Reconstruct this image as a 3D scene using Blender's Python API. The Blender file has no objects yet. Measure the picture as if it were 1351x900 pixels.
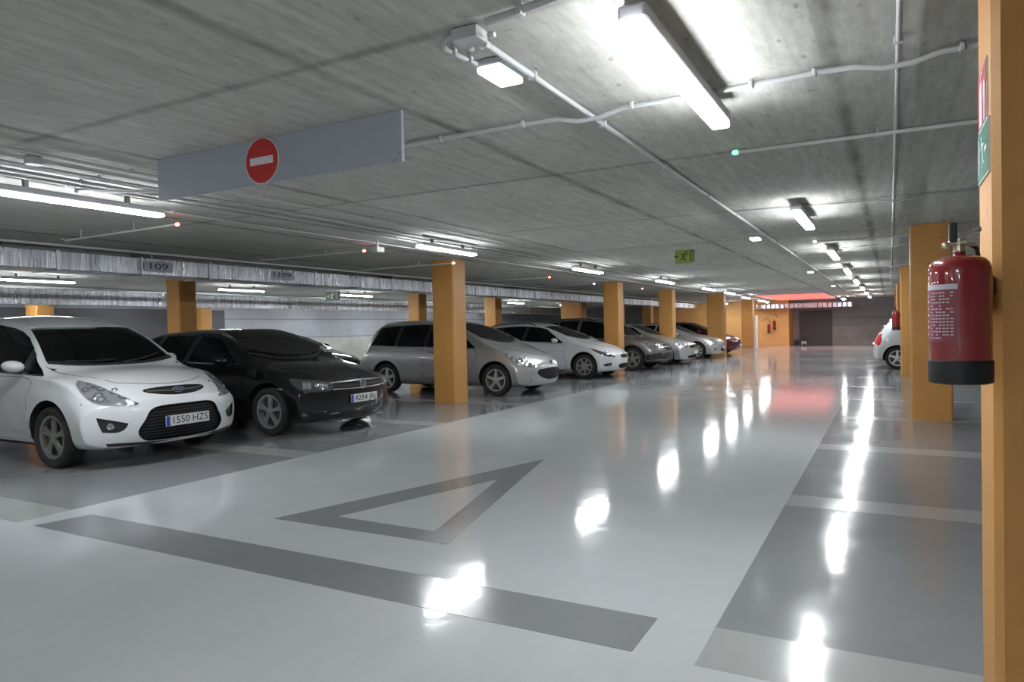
import bpy, bmesh, math, random
from mathutils import Vector, Matrix
from mathutils.bvhtree import BVHTree
random.seed(7)
SC = bpy.context.scene
COL = SC.collection
PI = math.pi
CEIL = 2.60

# ------------------------------------------------------------------ helpers
def link(o, parent=None):
    COL.objects.link(o)
    if parent is not None:
        o.parent = parent
    return o

def tag(o, label=None, cat=None, group=None, kind=None):
    if label: o['label'] = label
    if cat: o['category'] = cat
    if group: o['group'] = group
    if kind: o['kind'] = kind
    return o

def thing(name, label, cat, loc=(0, 0, 0), rz=0.0, group=None):
    o = bpy.data.objects.new(name, None)
    o.empty_display_size = .2
    link(o); o.location = loc; o.rotation_euler = (0, 0, rz)
    return tag(o, label, cat, group)

def finish(bm, name, mat, parent=None, smooth=None):
    bmesh.ops.recalc_face_normals(bm, faces=bm.faces)
    me = bpy.data.meshes.new(name)
    bm.to_mesh(me); bm.free()
    for m in (mat if isinstance(mat, (list, tuple)) else [mat]):
        me.materials.append(m)
    if smooth is not None:
        me.shade_smooth()
        me.set_sharp_from_angle(angle=math.radians(smooth))
    return link(bpy.data.objects.new(name, me), parent)

def add_box(bm, c, s, bev=0.0, seg=2, rot=None, mi=0):
    r = bmesh.ops.create_cube(bm, size=1.0)
    vs = r['verts']
    bmesh.ops.scale(bm, vec=s, verts=vs)
    if bev > 0:
        es = list({e for v in vs for e in v.link_edges})
        rr = bmesh.ops.bevel(bm, geom=es, offset=bev, segments=seg, affect='EDGES', profile=.5)
        vs = list({v for f in rr['faces'] for v in f.verts} | {v for v in vs if v.is_valid})
    if rot is not None:
        bmesh.ops.rotate(bm, cent=(0, 0, 0), matrix=rot, verts=vs)
    bmesh.ops.translate(bm, vec=c, verts=vs)
    for f in {f for v in vs for f in v.link_faces}:
        f.material_index = mi
    return vs

def add_tube(bm, pts, r, n=10, cap=True):
    pts = [Vector(p) for p in pts]
    rings = []
    up = Vector((0, 0, 1))
    for i, p in enumerate(pts):
        a = pts[max(i-1, 0)]; b = pts[min(i+1, len(pts)-1)]
        d = (b-a).normalized()
        x = d.cross(up)
        if x.length < 1e-3: x = d.cross(Vector((0, 1, 0)))
        x.normalize(); y = x.cross(d).normalized()
        rr = r[i] if isinstance(r, (list, tuple)) else r
        rings.append([bm.verts.new(p + x*math.cos(t)*rr + y*math.sin(t)*rr) for t in [2*PI*k/n for k in range(n)]])
    for a, b in zip(rings, rings[1:]):
        for k in range(n):
            bm.faces.new((a[k], a[(k+1) % n], b[(k+1) % n], b[k]))
    if cap:
        bm.faces.new(rings[0]); bm.faces.new(rings[-1][::-1])

def add_lathe(bm, prof, n=32, axis='z', c=(0, 0, 0), mi=0, closed=False):
    rings = []
    c = Vector(c)
    for r, h in prof:
        ring = []
        for k in range(n):
            t = 2*PI*k/n
            if axis == 'z': p = Vector((r*math.cos(t), r*math.sin(t), h))
            elif axis == 'y': p = Vector((r*math.cos(t), h, r*math.sin(t)))
            else: p = Vector((h, r*math.cos(t), r*math.sin(t)))
            ring.append(bm.verts.new(c+p))
        rings.append(ring)
    prs = list(zip(rings, rings[1:]))
    if closed: prs.append((rings[-1], rings[0]))
    for a, b in prs:
        for k in range(n):
            f = bm.faces.new((a[k], a[(k+1) % n], b[(k+1) % n], b[k])); f.material_index = mi
    if not closed:
        for ring in (rings[0], rings[-1]):
            f = bm.faces.new(ring); f.material_index = mi

def add_prism(bm, poly, fn0, fn1, mi=0):
    a = [bm.verts.new(fn0(*p)) for p in poly]; b = [bm.verts.new(fn1(*p)) for p in poly]
    n = len(a)
    fs = [bm.faces.new(a), bm.faces.new(b[::-1])]
    for k in range(n): fs.append(bm.faces.new((a[k], b[k], b[(k+1) % n], a[(k+1) % n])))
    for f in fs: f.material_index = mi

def box_obj(name, c, s, mat, parent=None, bev=0.0, **k):
    bm = bmesh.new(); add_box(bm, c, s, bev, **k)
    return finish(bm, name, mat, parent)

def text_obj(name, body, size, mat, parent, M, depth=.0006, width=None):
    cu = bpy.data.curves.new(name, 'FONT'); cu.body = body; cu.size = size
    cu.extrude = depth; cu.align_x = 'CENTER'; cu.align_y = 'CENTER'; cu.resolution_u = 3
    to = bpy.data.objects.new(name+'_tmp', cu); COL.objects.link(to)
    bpy.context.view_layer.update()
    me = bpy.data.meshes.new_from_object(to.evaluated_get(bpy.context.evaluated_depsgraph_get()))
    bpy.data.objects.remove(to)
    if width:
        xs = [v.co.x for v in me.vertices]; w = max(xs)-min(xs)
        me.transform(Matrix.Diagonal((width/w, 1, 1, 1)))
    me.transform(M); me.materials.clear(); me.materials.append(mat); me.name = name
    return link(bpy.data.objects.new(name, me), parent)

def interp(pts, x):
    """monotone cubic interpolation through control points"""
    if x <= pts[0][0]: return pts[0][1]
    if x >= pts[-1][0]: return pts[-1][1]
    n = len(pts)
    for i in range(n-1):
        if pts[i][0] <= x <= pts[i+1][0]: break
    def d(i): return (pts[i+1][1]-pts[i][1])/(pts[i+1][0]-pts[i][0])
    def m(i):
        if i == 0: return d(0)
        if i == n-1: return d(n-2)
        a, b = d(i-1), d(i)
        return 0 if a*b <= 0 else 2*a*b/(a+b)
    h = pts[i+1][0]-pts[i][0]; t = (x-pts[i][0])/h
    p0, p1, m0, m1 = pts[i][1], pts[i+1][1], m(i)*h, m(i+1)*h
    return (2*t**3-3*t**2+1)*p0+(t**3-2*t**2+t)*m0+(-2*t**3+3*t**2)*p1+(t**3-t**2)*m1

# ------------------------------------------------------------------ materials
def mat(name, col, rough=.5, metal=0.0, coat=0.0, emit=None, estr=0.0, spec=.5):
    m = bpy.data.materials.new(name); m.use_nodes = True
    b = m.node_tree.nodes['Principled BSDF']
    b.inputs['Base Color'].default_value = (*col, 1)
    b.inputs['Roughness'].default_value = rough
    b.inputs['Metallic'].default_value = metal
    b.inputs['Coat Weight'].default_value = coat
    b.inputs['Coat Roughness'].default_value = .03
    b.inputs['Specular IOR Level'].default_value = spec
    if emit:
        b.inputs['Emission Color'].default_value = (*emit, 1)
        b.inputs['Emission Strength'].default_value = estr
    return m

class NT:
    def __init__(s, m):
        s.nt = m.node_tree; s.N = s.nt.nodes; s.L = s.nt.links
        s.b = s.N['Principled BSDF']
    def node(s, t, **k):
        n = s.N.new(t)
        for a, v in k.items(): setattr(n, a, v)
        return n
    def put(s, sock, v):
        if isinstance(v, bpy.types.NodeSocket): s.L.new(v, sock)
        else: sock.default_value = v
    def math(s, op, a, b=None, c=None, clamp=False):
        n = s.node('ShaderNodeMath', operation=op); n.use_clamp = clamp
        s.put(n.inputs[0], a)
        if b is not None: s.put(n.inputs[1], b)
        if c is not None: s.put(n.inputs[2], c)
        return n.outputs[0]
    def pos(s):
        return s.node('ShaderNodeNewGeometry').outputs['Position']
    def obj(s):
        return s.node('ShaderNodeTexCoord').outputs['Object']
    def xyz(s, v):
        n = s.node('ShaderNodeSeparateXYZ'); s.L.new(v, n.inputs[0]); return n.outputs
    def mapping(s, v, sc=(1, 1, 1), loc=(0, 0, 0)):
        n = s.node('ShaderNodeMapping'); s.L.new(v, n.inputs[0])
        n.inputs['Scale'].default_value = sc; n.inputs['Location'].default_value = loc
        return n.outputs[0]
    def noise(s, v, sc, det=4, rough=.5, dist=0.0):
        n = s.node('ShaderNodeTexNoise'); s.L.new(v, n.inputs['Vector'])
        n.inputs['Scale'].default_value = sc; n.inputs['Detail'].default_value = det
        n.inputs['Roughness'].default_value = rough; n.inputs['Distortion'].default_value = dist
        return n.outputs[0]
    def ramp(s, f, stops):
        n = s.node('ShaderNodeValToRGB'); s.L.new(f, n.inputs[0])
        e = n.color_ramp.elements
        while len(e) < len(stops): e.new(.5)
        for k, (p, c) in enumerate(stops):
            e[k].position = p; e[k].color = (c, c, c, 1) if isinstance(c, (int, float)) else (*c, 1)
        return n.outputs[0]
    def mix(s, f, a, b, mode='MIX'):
        n = s.node('ShaderNodeMix', data_type='RGBA', blend_type=mode)
        s.put(n.inputs[0], f)
        for i, v in ((6, a), (7, b)):
            s.put(n.inputs[i], v if isinstance(v, bpy.types.NodeSocket) else (*v, 1))
        return n.outputs[2]
    def bump(s, h, st=.2, dist=.01):
        n = s.node('ShaderNodeBump'); s.L.new(h, n.inputs['Height'])
        n.inputs['Strength'].default_value = st; n.inputs['Distance'].default_value = dist
        s.L.new(n.outputs[0], s.b.inputs['Normal'])
        return n

def dist_lines(t, coord, off, per):
    """distance (m) to the nearest line off + k*per"""
    a = t.math('SUBTRACT', coord, off - per/2)
    w = t.math('WRAP', a, per/2, -per/2) if False else t.math('SUBTRACT', t.math('MULTIPLY', t.math('FRACT', t.math('DIVIDE', a, per)), per), per/2)
    return t.math('ABSOLUTE', w)

# concrete ceiling, cast in boards: joints, grain, stains
def concrete_ceiling():
    m = mat('board_marked_concrete', (.3, .3, .28), .85)
    t = NT(m); P = t.pos(); x, y, z = t.xyz(P)
    warp = t.noise(t.mapping(P, (3, 3, 3)), 1.0, 3)
    xw = t.math('ADD', x, t.math('MULTIPLY', t.math('SUBTRACT', warp, .5), .05))
    jx = dist_lines(t, xw, -2.42, 2.2)
    jy = dist_lines(t, t.math('ADD', y, t.math('MULTIPLY', t.math('SUBTRACT', warp, .5), .04)), 2.5, 2.8)
    mx = dist_lines(t, xw, -2.42, .55)
    grain = t.noise(t.mapping(P, (9, .8, 1)), 2.2, 5, .6)
    cloud = t.noise(t.mapping(P, (1, .7, 1)), .9, 4, .55)
    fine = t.noise(t.mapping(P, (1, .35, 1)), 26, 4, .6)
    # tone per panel
    cx = t.math('FLOOR', t.math('DIVIDE', t.math('SUBTRACT', x, -2.42), 2.2))
    cy = t.math('FLOOR', t.math('DIVIDE', t.math('SUBTRACT', y, 2.5), 2.8))
    cmb = t.node('ShaderNodeCombineXYZ'); t.put(cmb.inputs[0], cx); t.put(cmb.inputs[1], cy)
    wn = t.node('ShaderNodeTexWhiteNoise'); t.L.new(cmb.outputs[0], wn.inputs[0])
    base = t.mix(t.ramp(cloud, [(.3, 0), (.72, 1)]), (.44, .44, .395), (.61, .61, .56))
    base = t.mix(.55, base, t.ramp(grain, [(.3, (.39, .39, .35)), (.65, (.65, .65, .60))]))
    tone = t.math('ADD', .88, t.math('MULTIPLY', wn.outputs[0], .2))
    cc = t.node('ShaderNodeCombineXYZ')
    for i in range(3): t.put(cc.inputs[i], tone)
    base = t.mix(1.0, base, cc.outputs[0], 'MULTIPLY')
    patch = t.noise(t.mapping(P, (2.5, 1.2, 1)), 1.3, 3)
    lineX = t.math('MULTIPLY', t.ramp(t.math('DIVIDE', jx, .065), [(.2, 1), (1, 0)]), t.ramp(patch, [(.32, .35), (.6, 1)]))
    lineY = t.math('MULTIPLY', t.ramp(t.math('DIVIDE', jy, .05), [(.2, 1), (1, 0)]), t.ramp(patch, [(.3, .45), (.65, 1)]))
    lineM = t.math('MULTIPLY', t.ramp(t.math('DIVIDE', mx, .015), [(.2, 1), (1, 0)]), t.ramp(patch, [(.45, 0), (.7, .3)]))
    base = t.mix(t.math('MULTIPLY', lineX, .62), base, (.07, .07, .06))
    base = t.mix(t.math('MULTIPLY', lineY, .55), base, (.08, .08, .07))
    base = t.mix(lineM, base, (.1, .1, .09))
    # seepage staining along the main joints
    st = t.math('MULTIPLY', t.ramp(t.math('DIVIDE', jx, .4), [(0, 1), (1, 0)]), t.ramp(t.noise(t.mapping(P, (5, 2, 1)), 2.5, 5, .7), [(.5, 0), (.75, 1)]))
    base = t.mix(t.math('MULTIPLY', st, .45), base, (.11, .105, .08))
    spots = t.ramp(t.noise(t.mapping(P, (2.2, 1, 1)), 9, 2, .4), [(.72, 0), (.80, 1)])
    base = t.mix(t.math('MULTIPLY', spots, .5), base, (.09, .09, .08))
    base = t.mix(t.ramp(fine, [(.35, .16), (.6, 0)]), base, (.05, .05, .05))
    t.L.new(base, t.b.inputs['Base Color'])
    h = t.math('SUBTRACT', t.math('ADD', t.math('MULTIPLY', grain, .5), t.math('MULTIPLY', fine, .3)), t.math('MAXIMUM', lineX, lineY))
    t.bump(h, .35, .012)
    return m

def epoxy(name, col, amt=.05, rough=.13):
    m = mat(name, col, rough)
    t = NT(m); P = t.pos()
    c1 = t.noise(P, .45, 4, .6); c2 = t.noise(t.mapping(P, (1, .5, 1)), 3.0, 6, .65)
    # faint curved tyre scuffs
    sc = t.noise(t.mapping(P, (6, .25, 1)), 1.6, 4, .6, .8)
    d = tuple(v*(1-2*amt) for v in col); l = tuple(min(1, v*(1+amt)) for v in col)
    base = t.mix(t.ramp(c1, [(.35, 0), (.65, 1)]), d, l)
    base = t.mix(t.ramp(c2, [(.4, .0), (.75, .22)]), base, tuple(v*.8 for v in col))
    base = t.mix(t.ramp(sc, [(.6, 0), (.75, .16)]), base, tuple(v*.7 for v in col))
    t.L.new(base, t.b.inputs['Base Color'])
    r = t.ramp(t.noise(P, 2.0, 5, .6), [(.3, rough*.8), (.7, rough*1.5)])
    t.L.new(r, t.b.inputs['Roughness'])
    t.b.inputs['Specular IOR Level'].default_value = .62
    h = t.math('ADD', t.noise(P, 5.0, 3, .5), t.math('MULTIPLY', t.noise(P, 60.0, 3, .6), .10))
    t.bump(h, .10, .012)
    return m

def painted(name, col, rough=.55, bump=.15, var=.08):
    m = mat(name, col, rough)
    t = NT(m); P = t.pos()
    n = t.noise(P, 1.7, 5, .6); f = t.noise(P, 40, 3, .6)
    base = t.mix(t.ramp(n, [(.3, 0), (.7, 1)]), tuple(v*(1-var) for v in col), tuple(min(1, v*(1+var)) for v in col))
    sp = t.ramp(t.noise(P, 14, 2, .4), [(.74, 0), (.78, .6)])
    base = t.mix(sp, base, tuple(v*.35 for v in col))
    t.L.new(base, t.b.inputs['Base Color'])
    t.bump(f, bump, .004)
    return m

def duct_metal(name='foil_faced_duct_metal'):
    m = mat(name, (.5, .53, .57), .34, 1.0)
    t = NT(m); P = t.pos()
    n = t.noise(t.mapping(P, (1, 5, .4)), 2.0, 5, .65); n2 = t.noise(t.mapping(P, (1, 14, 1.2)), 2.2, 3, .5)
    base = t.mix(t.ramp(n, [(.3, 0), (.7, 1)]), (.30, .33, .37), (.78, .80, .84))
    t.L.new(base, t.b.inputs['Base Color'])
    t.L.new(t.ramp(n2, [(.3, .22), (.7, .5)]), t.b.inputs['Roughness'])
    t.bump(t.math('ADD', n, t.math('MULTIPLY', n2, .7)), .8, .03)
    return m

def wall_mat(name, upper, lower, split, lines):
    m = mat(name, upper, .7)
    t = NT(m); P = t.pos(); x, y, z = t.xyz(P)
    n = t.noise(P, 1.2, 6, .65); f = t.noise(P, 18, 4, .6)
    up = t.mix(t.ramp(n, [(.3, 0), (.7, 1)]), tuple(v*.9 for v in upper), tuple(v*1.08 for v in upper))
    lo = t.mix(t.ramp(n, [(.3, 0), (.75, 1)]), tuple(v*.7 for v in lower), tuple(v*1.1 for v in lower))
    base = t.mix(t.math('GREATER_THAN', z, split), lo, up)
    for zz in lines:
        k = t.ramp(t.math('DIVIDE', t.math('ABSOLUTE', t.math('SUBTRACT', z, zz)), .03), [(.5, .55), (1, 0)])
        base = t.mix(k, base, tuple(v*.3 for v in upper))
    t.L.new(base, t.b.inputs['Base Color'])
    t.bump(f, .2, .006)
    return m

def block_wall_mat():
    m = mat('grey_blockwork', (.16, .165, .18), .8)
    t = NT(m); P = t.pos()
    mp = t.node('ShaderNodeMapping'); t.L.new(P, mp.inputs[0]); mp.inputs['Rotation'].default_value = (PI/2, 0, PI/2)
    b = t.node('ShaderNodeTexBrick'); t.L.new(mp.outputs[0], b.inputs['Vector'])
    b.inputs['Color1'].default_value = (.22, .225, .25, 1); b.inputs['Color2'].default_value = (.26, .265, .28, 1)
    b.inputs['Mortar'].default_value = (.09, .09, .10, 1); b.inputs['Scale'].default_value = 1.0
    b.inputs['Mortar Size'].default_value = .012; b.inputs['Brick Width'].default_value = .4; b.inputs['Row Height'].default_value = .2
    t.L.new(b.outputs['Color'], t.b.inputs['Base Color'])
    return m

def car_paint(name, col, metal=.0, flake=False, rough=.35):
    m = mat(name, col, rough, metal, coat=1.0)
    if flake:
        t = NT(m)
        n = t.noise(t.obj(), 900, 2, .5)
        base = t.mix(t.ramp(n, [(.4, 0), (.6, 1)]), tuple(v*.85 for v in col), tuple(min(1, v*1.15) for v in col))
        t.L.new(base, t.b.inputs['Base Color'])
    return m

def glass_mat(name, tint, refl=.06):
    m = bpy.data.materials.new(name); m.use_nodes = True
    nt = m.node_tree; nt.nodes.clear()
    o = nt.nodes.new('ShaderNodeOutputMaterial'); mx = nt.nodes.new('ShaderNodeMixShader')
    tr = nt.nodes.new('ShaderNodeBsdfTransparent'); tr.inputs[0].default_value = (*tint, 1)
    gl = nt.nodes.new('ShaderNodeBsdfGlossy'); gl.inputs['Roughness'].default_value = .02
    gl.inputs[0].default_value = (.95, .97, 1, 1)
    fr = nt.nodes.new('ShaderNodeFresnel'); fr.inputs[0].default_value = 1.5
    nt.links.new(fr.outputs[0], mx.inputs[0]); nt.links.new(tr.outputs[0], mx.inputs[1])
    nt.links.new(gl.outputs[0], mx.inputs[2]); nt.links.new(mx.outputs[0], o.inputs[0])
    return m

M = {}
M['ceil'] = concrete_ceiling()
M['light_floor'] = epoxy('light_grey_epoxy', (.53, .555, .565), .03, .078)
M['stripe_floor'] = epoxy('pale_warm_grey_epoxy', (.37, .385, .38), .03, .14)
M['dark_floor'] = epoxy('dark_grey_epoxy', (.25, .262, .272), .06, .11)
M['mark'] = epoxy('dark_grey_marking_paint', (.235, .245, .255), .05, .15)
M['orange'] = painted('orange_column_paint', (.56, .275, .072), .5)
M['orange_wall'] = painted('orange_wall_paint', (.66, .36, .12), .6)
M['wall_grey'] = wall_mat('grey_wall_panels', (.40, .41, .44), (.55, .54, .48), 1.08, (1.88, 1.12))
M['wall_far'] = wall_mat('far_grey_wall', (.32, .325, .335), (.46, .45, .42), 1.07, (1.55,))
M['block'] = block_wall_mat()
M['shutter'] = mat('dark_grey_shutter', (.13, .13, .135), .6)
M['duct'] = duct_metal()
M['duct_seam'] = mat('duct_flange_metal', (.55, .57, .6), .4, 1.0)
M['pvc'] = painted('grey_plastic_conduit', (.52, .53, .53), .45, .05, .05)
M['pvc_white'] = painted('white_plastic_conduit', (.68, .69, .69), .4, .05, .04)
M['sign_panel'] = painted('pale_grey_sign_panel', (.36, .39, .44), .42, .02, .03)
M['sign_red'] = mat('sign_red', (.50, .02, .02), .4)
M['sign_white'] = mat('sign_white', (.75, .76, .78), .4)
M['sign_green'] = mat('sign_green', (.015, .19, .10), .4)
M['sign_lime'] = mat('photoluminescent_green', (.28, .33, .06), .5)
M['sign_dark'] = mat('sign_dark_green', (.05, .07, .02), .5)
M['lamp'] = mat('lit_lamp_diffuser', (.9, .9, .9), .3, emit=(.93, .96, 1.0), estr=102.0)
M['lamp_small'] = mat('lit_emergency_diffuser', (.9, .9, .9), .3, emit=(.85, .95, 1.0), estr=2.6)
M['lamp_body'] = mat('lamp_housing', (.55, .56, .58), .45)
M['led_red'] = mat('red_led', (.6, .05, .02), .3, emit=(1, .16, .08), estr=14)
M['led_green'] = mat('green_led', (.1, .6, .3), .3, emit=(.3, 1, .6), estr=1.6)
M['led_white'] = mat('white_led', (.8, .8, .8), .3, emit=(1, .97, .92), estr=8)
M['ext_red'] = mat('extinguisher_red', (.27, .010, .014), .22, coat=1)
M['black_rubber'] = mat('black_rubber', (.012, .013, .014), .55)
M['black_plastic'] = mat('black_plastic', (.012, .012, .013), .35)
M['brass'] = mat('brass', (.55, .50, .38), .3, 1)
M['label_white'] = mat('label_white', (.62, .60, .64), .4)
M['label_pink'] = mat('label_pink_print', (.27, .055, .08), .4)
M['chrome'] = mat('chrome', (.85, .86, .88), .22, 1)
M['alloy'] = mat('alloy_silver', (.68, .69, .70), .35, .75)
M['alloy_dark'] = mat('alloy_brown_dusty', (.50, .49, .46), .38, .8)
def tyre_mat():
    m = mat('tyre_rubber', (.022, .021, .02), .8)
    t = NT(m); n = t.noise(t.obj(), 6, 4, .6)
    t.L.new(t.mix(t.ramp(n, [(.4, 0), (.7, 1)]), (.018, .018, .018), (.045, .042, .038)), t.b.inputs['Base Color'])
    return m
M['tyre'] = tyre_mat()
M['brake'] = mat('brake_disc', (.10, .10, .10), .5, .6)
M['well'] = mat('wheel_well_black', (.008, .008, .008), .9)
M['trim_black'] = mat('black_trim', (.02, .02, .022), .5)
def grille_mat():
    m = mat('black_grille_mesh', (.015, .015, .017), .6, spec=.15)
    t = NT(m); x, y, z = t.xyz(t.obj())
    d1 = dist_lines(t, z, 0, .032)
    k = t.ramp(t.math('DIVIDE', d1, .016), [(.35, .028), (.5, .006)])
    t.L.new(k, t.b.inputs['Base Color'])
    return m
M['grille'] = grille_mat()
M['glass_clear'] = glass_mat('windscreen_glass', (.74, .78, .76))
M['glass_dark'] = glass_mat('tinted_side_glass', (.24, .27, .27))
M['glass_green'] = glass_mat('green_tinted_side_glass', (.22, .44, .38))
def lamp_glass():
    m = mat('headlight_lens', (.45, .47, .50), .1, .65, coat=1)
    t = NT(m); O = t.obj()
    v = t.node('ShaderNodeTexVoronoi'); t.L.new(O, v.inputs['Vector']); v.inputs['Scale'].default_value = 11
    t.L.new(t.ramp(v.outputs['Distance'], [(.12, (.80, .82, .86)), (.38, (.22, .23, .25)), (.6, (.55, .57, .6))]), t.b.inputs['Base Color'])
    t.bump(v.outputs['Distance'], .7, .03)
    return m
M['headlight'] = lamp_glass()
M['headlight_dark'] = mat('smoked_headlight_lens', (.10, .10, .11), .08, .4, coat=1)
M['tail_red'] = mat('red_tail_lens', (.38, .015, .02), .15, coat=1)
M['plate'] = mat('number_plate_white', (.62, .63, .62), .4)
M['plate_blue'] = mat('plate_blue_band', (.02, .06, .35), .4)
M['ink'] = mat('black_lettering', (.01, .01, .012), .5)
M['seat'] = mat('dark_seat_fabric', (.14, .14, .142), .9)
M['dash'] = mat('dark_dashboard', (.06, .06, .06), .7)
M['p_white'] = car_paint('white_car_paint', (.70, .715, .73))
M['p_black'] = car_paint('black_car_paint', (.0025, .0025, .003), .0, rough=.5)
M['p_black'].node_tree.nodes['Principled BSDF'].inputs['Specular IOR Level'].default_value = .15
M['p_silver'] = car_paint('silver_grey_car_paint', (.50, .505, .50), .75, True, .38)
M['p_grey'] = car_paint('dark_grey_car_paint', (.25, .25, .24), .7, True, .38)
M['p_silver2'] = car_paint('pale_silver_car_paint', (.58, .59, .59), .75, True, .36)
M['p_red'] = car_paint('dark_red_car_paint', (.10, .015, .018), .3)
M['white_post'] = painted('white_post_paint', (.75, .73, .66), .5)
M['red_glow'] = mat('added_red_glow', (.75, .25, .22), .5, emit=(1, .20, .17), estr=1.0)  # emission takes the place of the unseen source of the red ceiling light

# ------------------------------------------------------------------ the shell
def structure(o): o['kind'] = 'structure'; return o
X0, X1, Y0, Y1 = -21.6, 4.9, -9.0, 44.0

bm = bmesh.new()
ystops = [(2.72, 3.11), (5.44, 5.79), (7.99, 8.34), (10.59, 10.95)]
y = 13.12
while y < 41: ystops.append((y, y+.36)); y += 2.58
def rect(x0, x1, y0, y1, mi):
    f = bm.faces.new([bm.verts.new((x0, y0, 0)), bm.verts.new((x1, y0, 0)), bm.verts.new((x1, y1, 0)), bm.verts.new((x0, y1, 0))])
    f.material_index = mi
rect(X0, X1, Y0, 2.72, 0)
for (a, b) in ((-5.59, -.69), (-20.9, -15.6)): rect(a, b, 2.72, Y1, 0)
for (a, b) in ((X0, -20.9), (-15.6, -5.59), (-.69, X1)):
    for i, (s0, s1) in enumerate(ystops):
        rect(a, b, s0, s1, 1)
        e = ystops[i+1][0] if i+1 < len(ystops) else Y1
        rect(a, b, s1, e, 2)
structure(finish(bm, 'floor', [M['light_floor'], M['stripe_floor'], M['dark_floor']]))
structure(box_obj('ceiling', ((X0+X1)/2, (Y0+Y1)/2, CEIL+.12), (X1-X0+.6, Y1-Y0+.6, .24), M['ceil']))
structure(box_obj('wall_left', (X0-.15, (Y0+Y1)/2, CEIL/2), (.3, Y1-Y0+.6, CEIL), M['wall_grey']))
structure(box_obj('wall_right', (X1+.15, (Y0+Y1)/2, CEIL/2), (.3, Y1-Y0+.6, CEIL), M['wall_grey']))
structure(box_obj('wall_back', ((X0+X1)/2, Y1+.15, CEIL/2), (X1-X0, .3, CEIL), M['wall_far']))
structure(box_obj('wall_front', ((X0+X1)/2, Y0-.15, CEIL/2), (X1-X0, .3, CEIL), M['wall_grey']))
# dark block-work panels standing off the left wall
structure(box_obj('wall_blockwork', (X0+.11, 9.5, 1.1), (.2, 16.0, 2.2), M['block']))
# the orange core in front of the far wall
structure(box_obj('wall_orange', ((-13.5-5.0)/2, 43.0, CEIL/2), (8.5, 2.0, CEIL), M['orange_wall']))
# shutter in the far wall
bm = bmesh.new(); add_box(bm, (-3.78, 43.97, 1.0), (1.75, .06, 2.0))
for k in range(24): add_box(bm, (-3.78, 43.93, .06+k*.083), (1.70, .03, .05), .008, 1)
structure(finish(bm, 'door_1', M['shutter']))
# added emissive panel standing in for red light on the far ceiling
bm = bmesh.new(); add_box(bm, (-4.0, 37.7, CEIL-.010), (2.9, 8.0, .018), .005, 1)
tag(finish(bm, 'added_glow_panel', M['red_glow']), 'large red glow on the ceiling in front of the end wall, made by an added emissive panel', 'added glow')

# ------------------------------------------------------------------ floor markings
def flat_mark(name, polys, mat_, label, h=.0018):
    bm = bmesh.new()
    for outer, inner in polys:
        n = len(outer)
        if inner is None:
            add_prism(bm, outer, lambda x, y: (x, y, .0004), lambda x, y: (x, y, h))
        else:
            for zz in (.0004, h):
                pass
            vo = [[bm.verts.new((x, y, z)) for x, y in outer] for z in (.0004, h)]
            vi = [[bm.verts.new((x, y, z)) for x, y in inner] for z in (.0004, h)]
            for k in range(n):
                j = (k+1) % n
                bm.faces.new((vo[1][k], vo[1][j], vi[1][j], vi[1][k]))
                bm.faces.new((vo[0][k], vi[0][k], vi[0][j], vo[0][j]))
                bm.faces.new((vo[0][k], vo[0][j], vo[1][j], vo[1][k]))
                bm.faces.new((vi[0][k], vi[1][k], vi[1][j], vi[0][j]))
    return tag(finish(bm, name, mat_), label, 'road marking')
flat_mark('painted_stop_line', [([(-5.38, 2.725), (-.945, 2.725), (-.945, 3.09), (-5.30, 3.09)], None)], M['mark'],
          'long dark grey stop line painted across the near end of the pale aisle')
TRI = ([(-3.92, 3.58), (-2.44, 3.60), (-3.10, 6.36)], [(-3.53, 3.82), (-2.67, 3.80), (-3.07, 5.38)])
flat_mark('painted_triangle', [TRI], M['mark'], 'dark grey triangle outline painted on the aisle just beyond the stop line')
sh = lambda p: [(x+.0, y+9.4) for x, y in p]
flat_mark('painted_triangle', [(sh(TRI[0]), sh(TRI[1]))], M['stripe_floor'], 'faint second triangle painted further down the pale aisle')

# ------------------------------------------------------------------ columns
def column(x0, y0, wx, wy, label, name='square_column', h=CEIL, ch=.022, m='orange'):
    bm = bmesh.new()
    x1, y1 = x0+wx, y0+wy
    poly = [(x0+ch, y0), (x1-ch, y0), (x1, y0+ch), (x1, y1-ch), (x1-ch, y1), (x0+ch, y1), (x0, y1-ch), (x0, y0+ch)]
    add_prism(bm, poly, lambda x, y: (x, y, 0), lambda x, y: (x, y, h))
    return tag(finish(bm, name, M[m]), label, 'column', 'orange concrete columns')
column(.27, 2.50, .50, .36, 'nearest orange column at the right edge, carrying the large fire extinguisher')
column(.245, 10.74, .475, .45, 'second orange column on the right, directly behind the large fire extinguisher')
column(.22, 18.9, .45, .45, 'third orange column on the right, beside the rear of the pale hatchback')
column(.20, 27.1, .45, .45, 'fourth orange column on the right, partly hidden behind the third')
column(.20, 35.3, .45, .45, 'farthest orange column of the right-hand row')
column(-7.32, 10.50, .46, .44, 'tall orange column in front of the silver estate car')
column(-7.30, 19.1, .46, .45, 'orange column standing between the white estate and the dark grey crossover')
column(-7.30, 24.6, .50, .45, 'orange column rising behind the silver hatchback nose and beside the white hatchback')
column(-6.70, 29.5, .68, .5, 'orange column between the white hatchback and the dark red car')
column(-7.10, 39.4, .58, .5, 'farthest orange column of the left row, just left of the thin white post')
column(-14.45, 10.25, .46, .45, 'orange column seen above the roof of the black hatchback')
column(-14.30, 19.1, .46, .45, 'orange column mostly hidden behind the tall orange column by the silver estate')
column(-14.15, 23.9, .52, .5, 'dark-sided orange column seen above the bonnet of the silver estate car')
column(-20.4, 10.3, .55, .45, 'brightly lit orange column seen over the roof of the white people carrier')
column(-20.6, 15.5, .5, .45, 'bright orange column just right of the one above the black hatchback')
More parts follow.
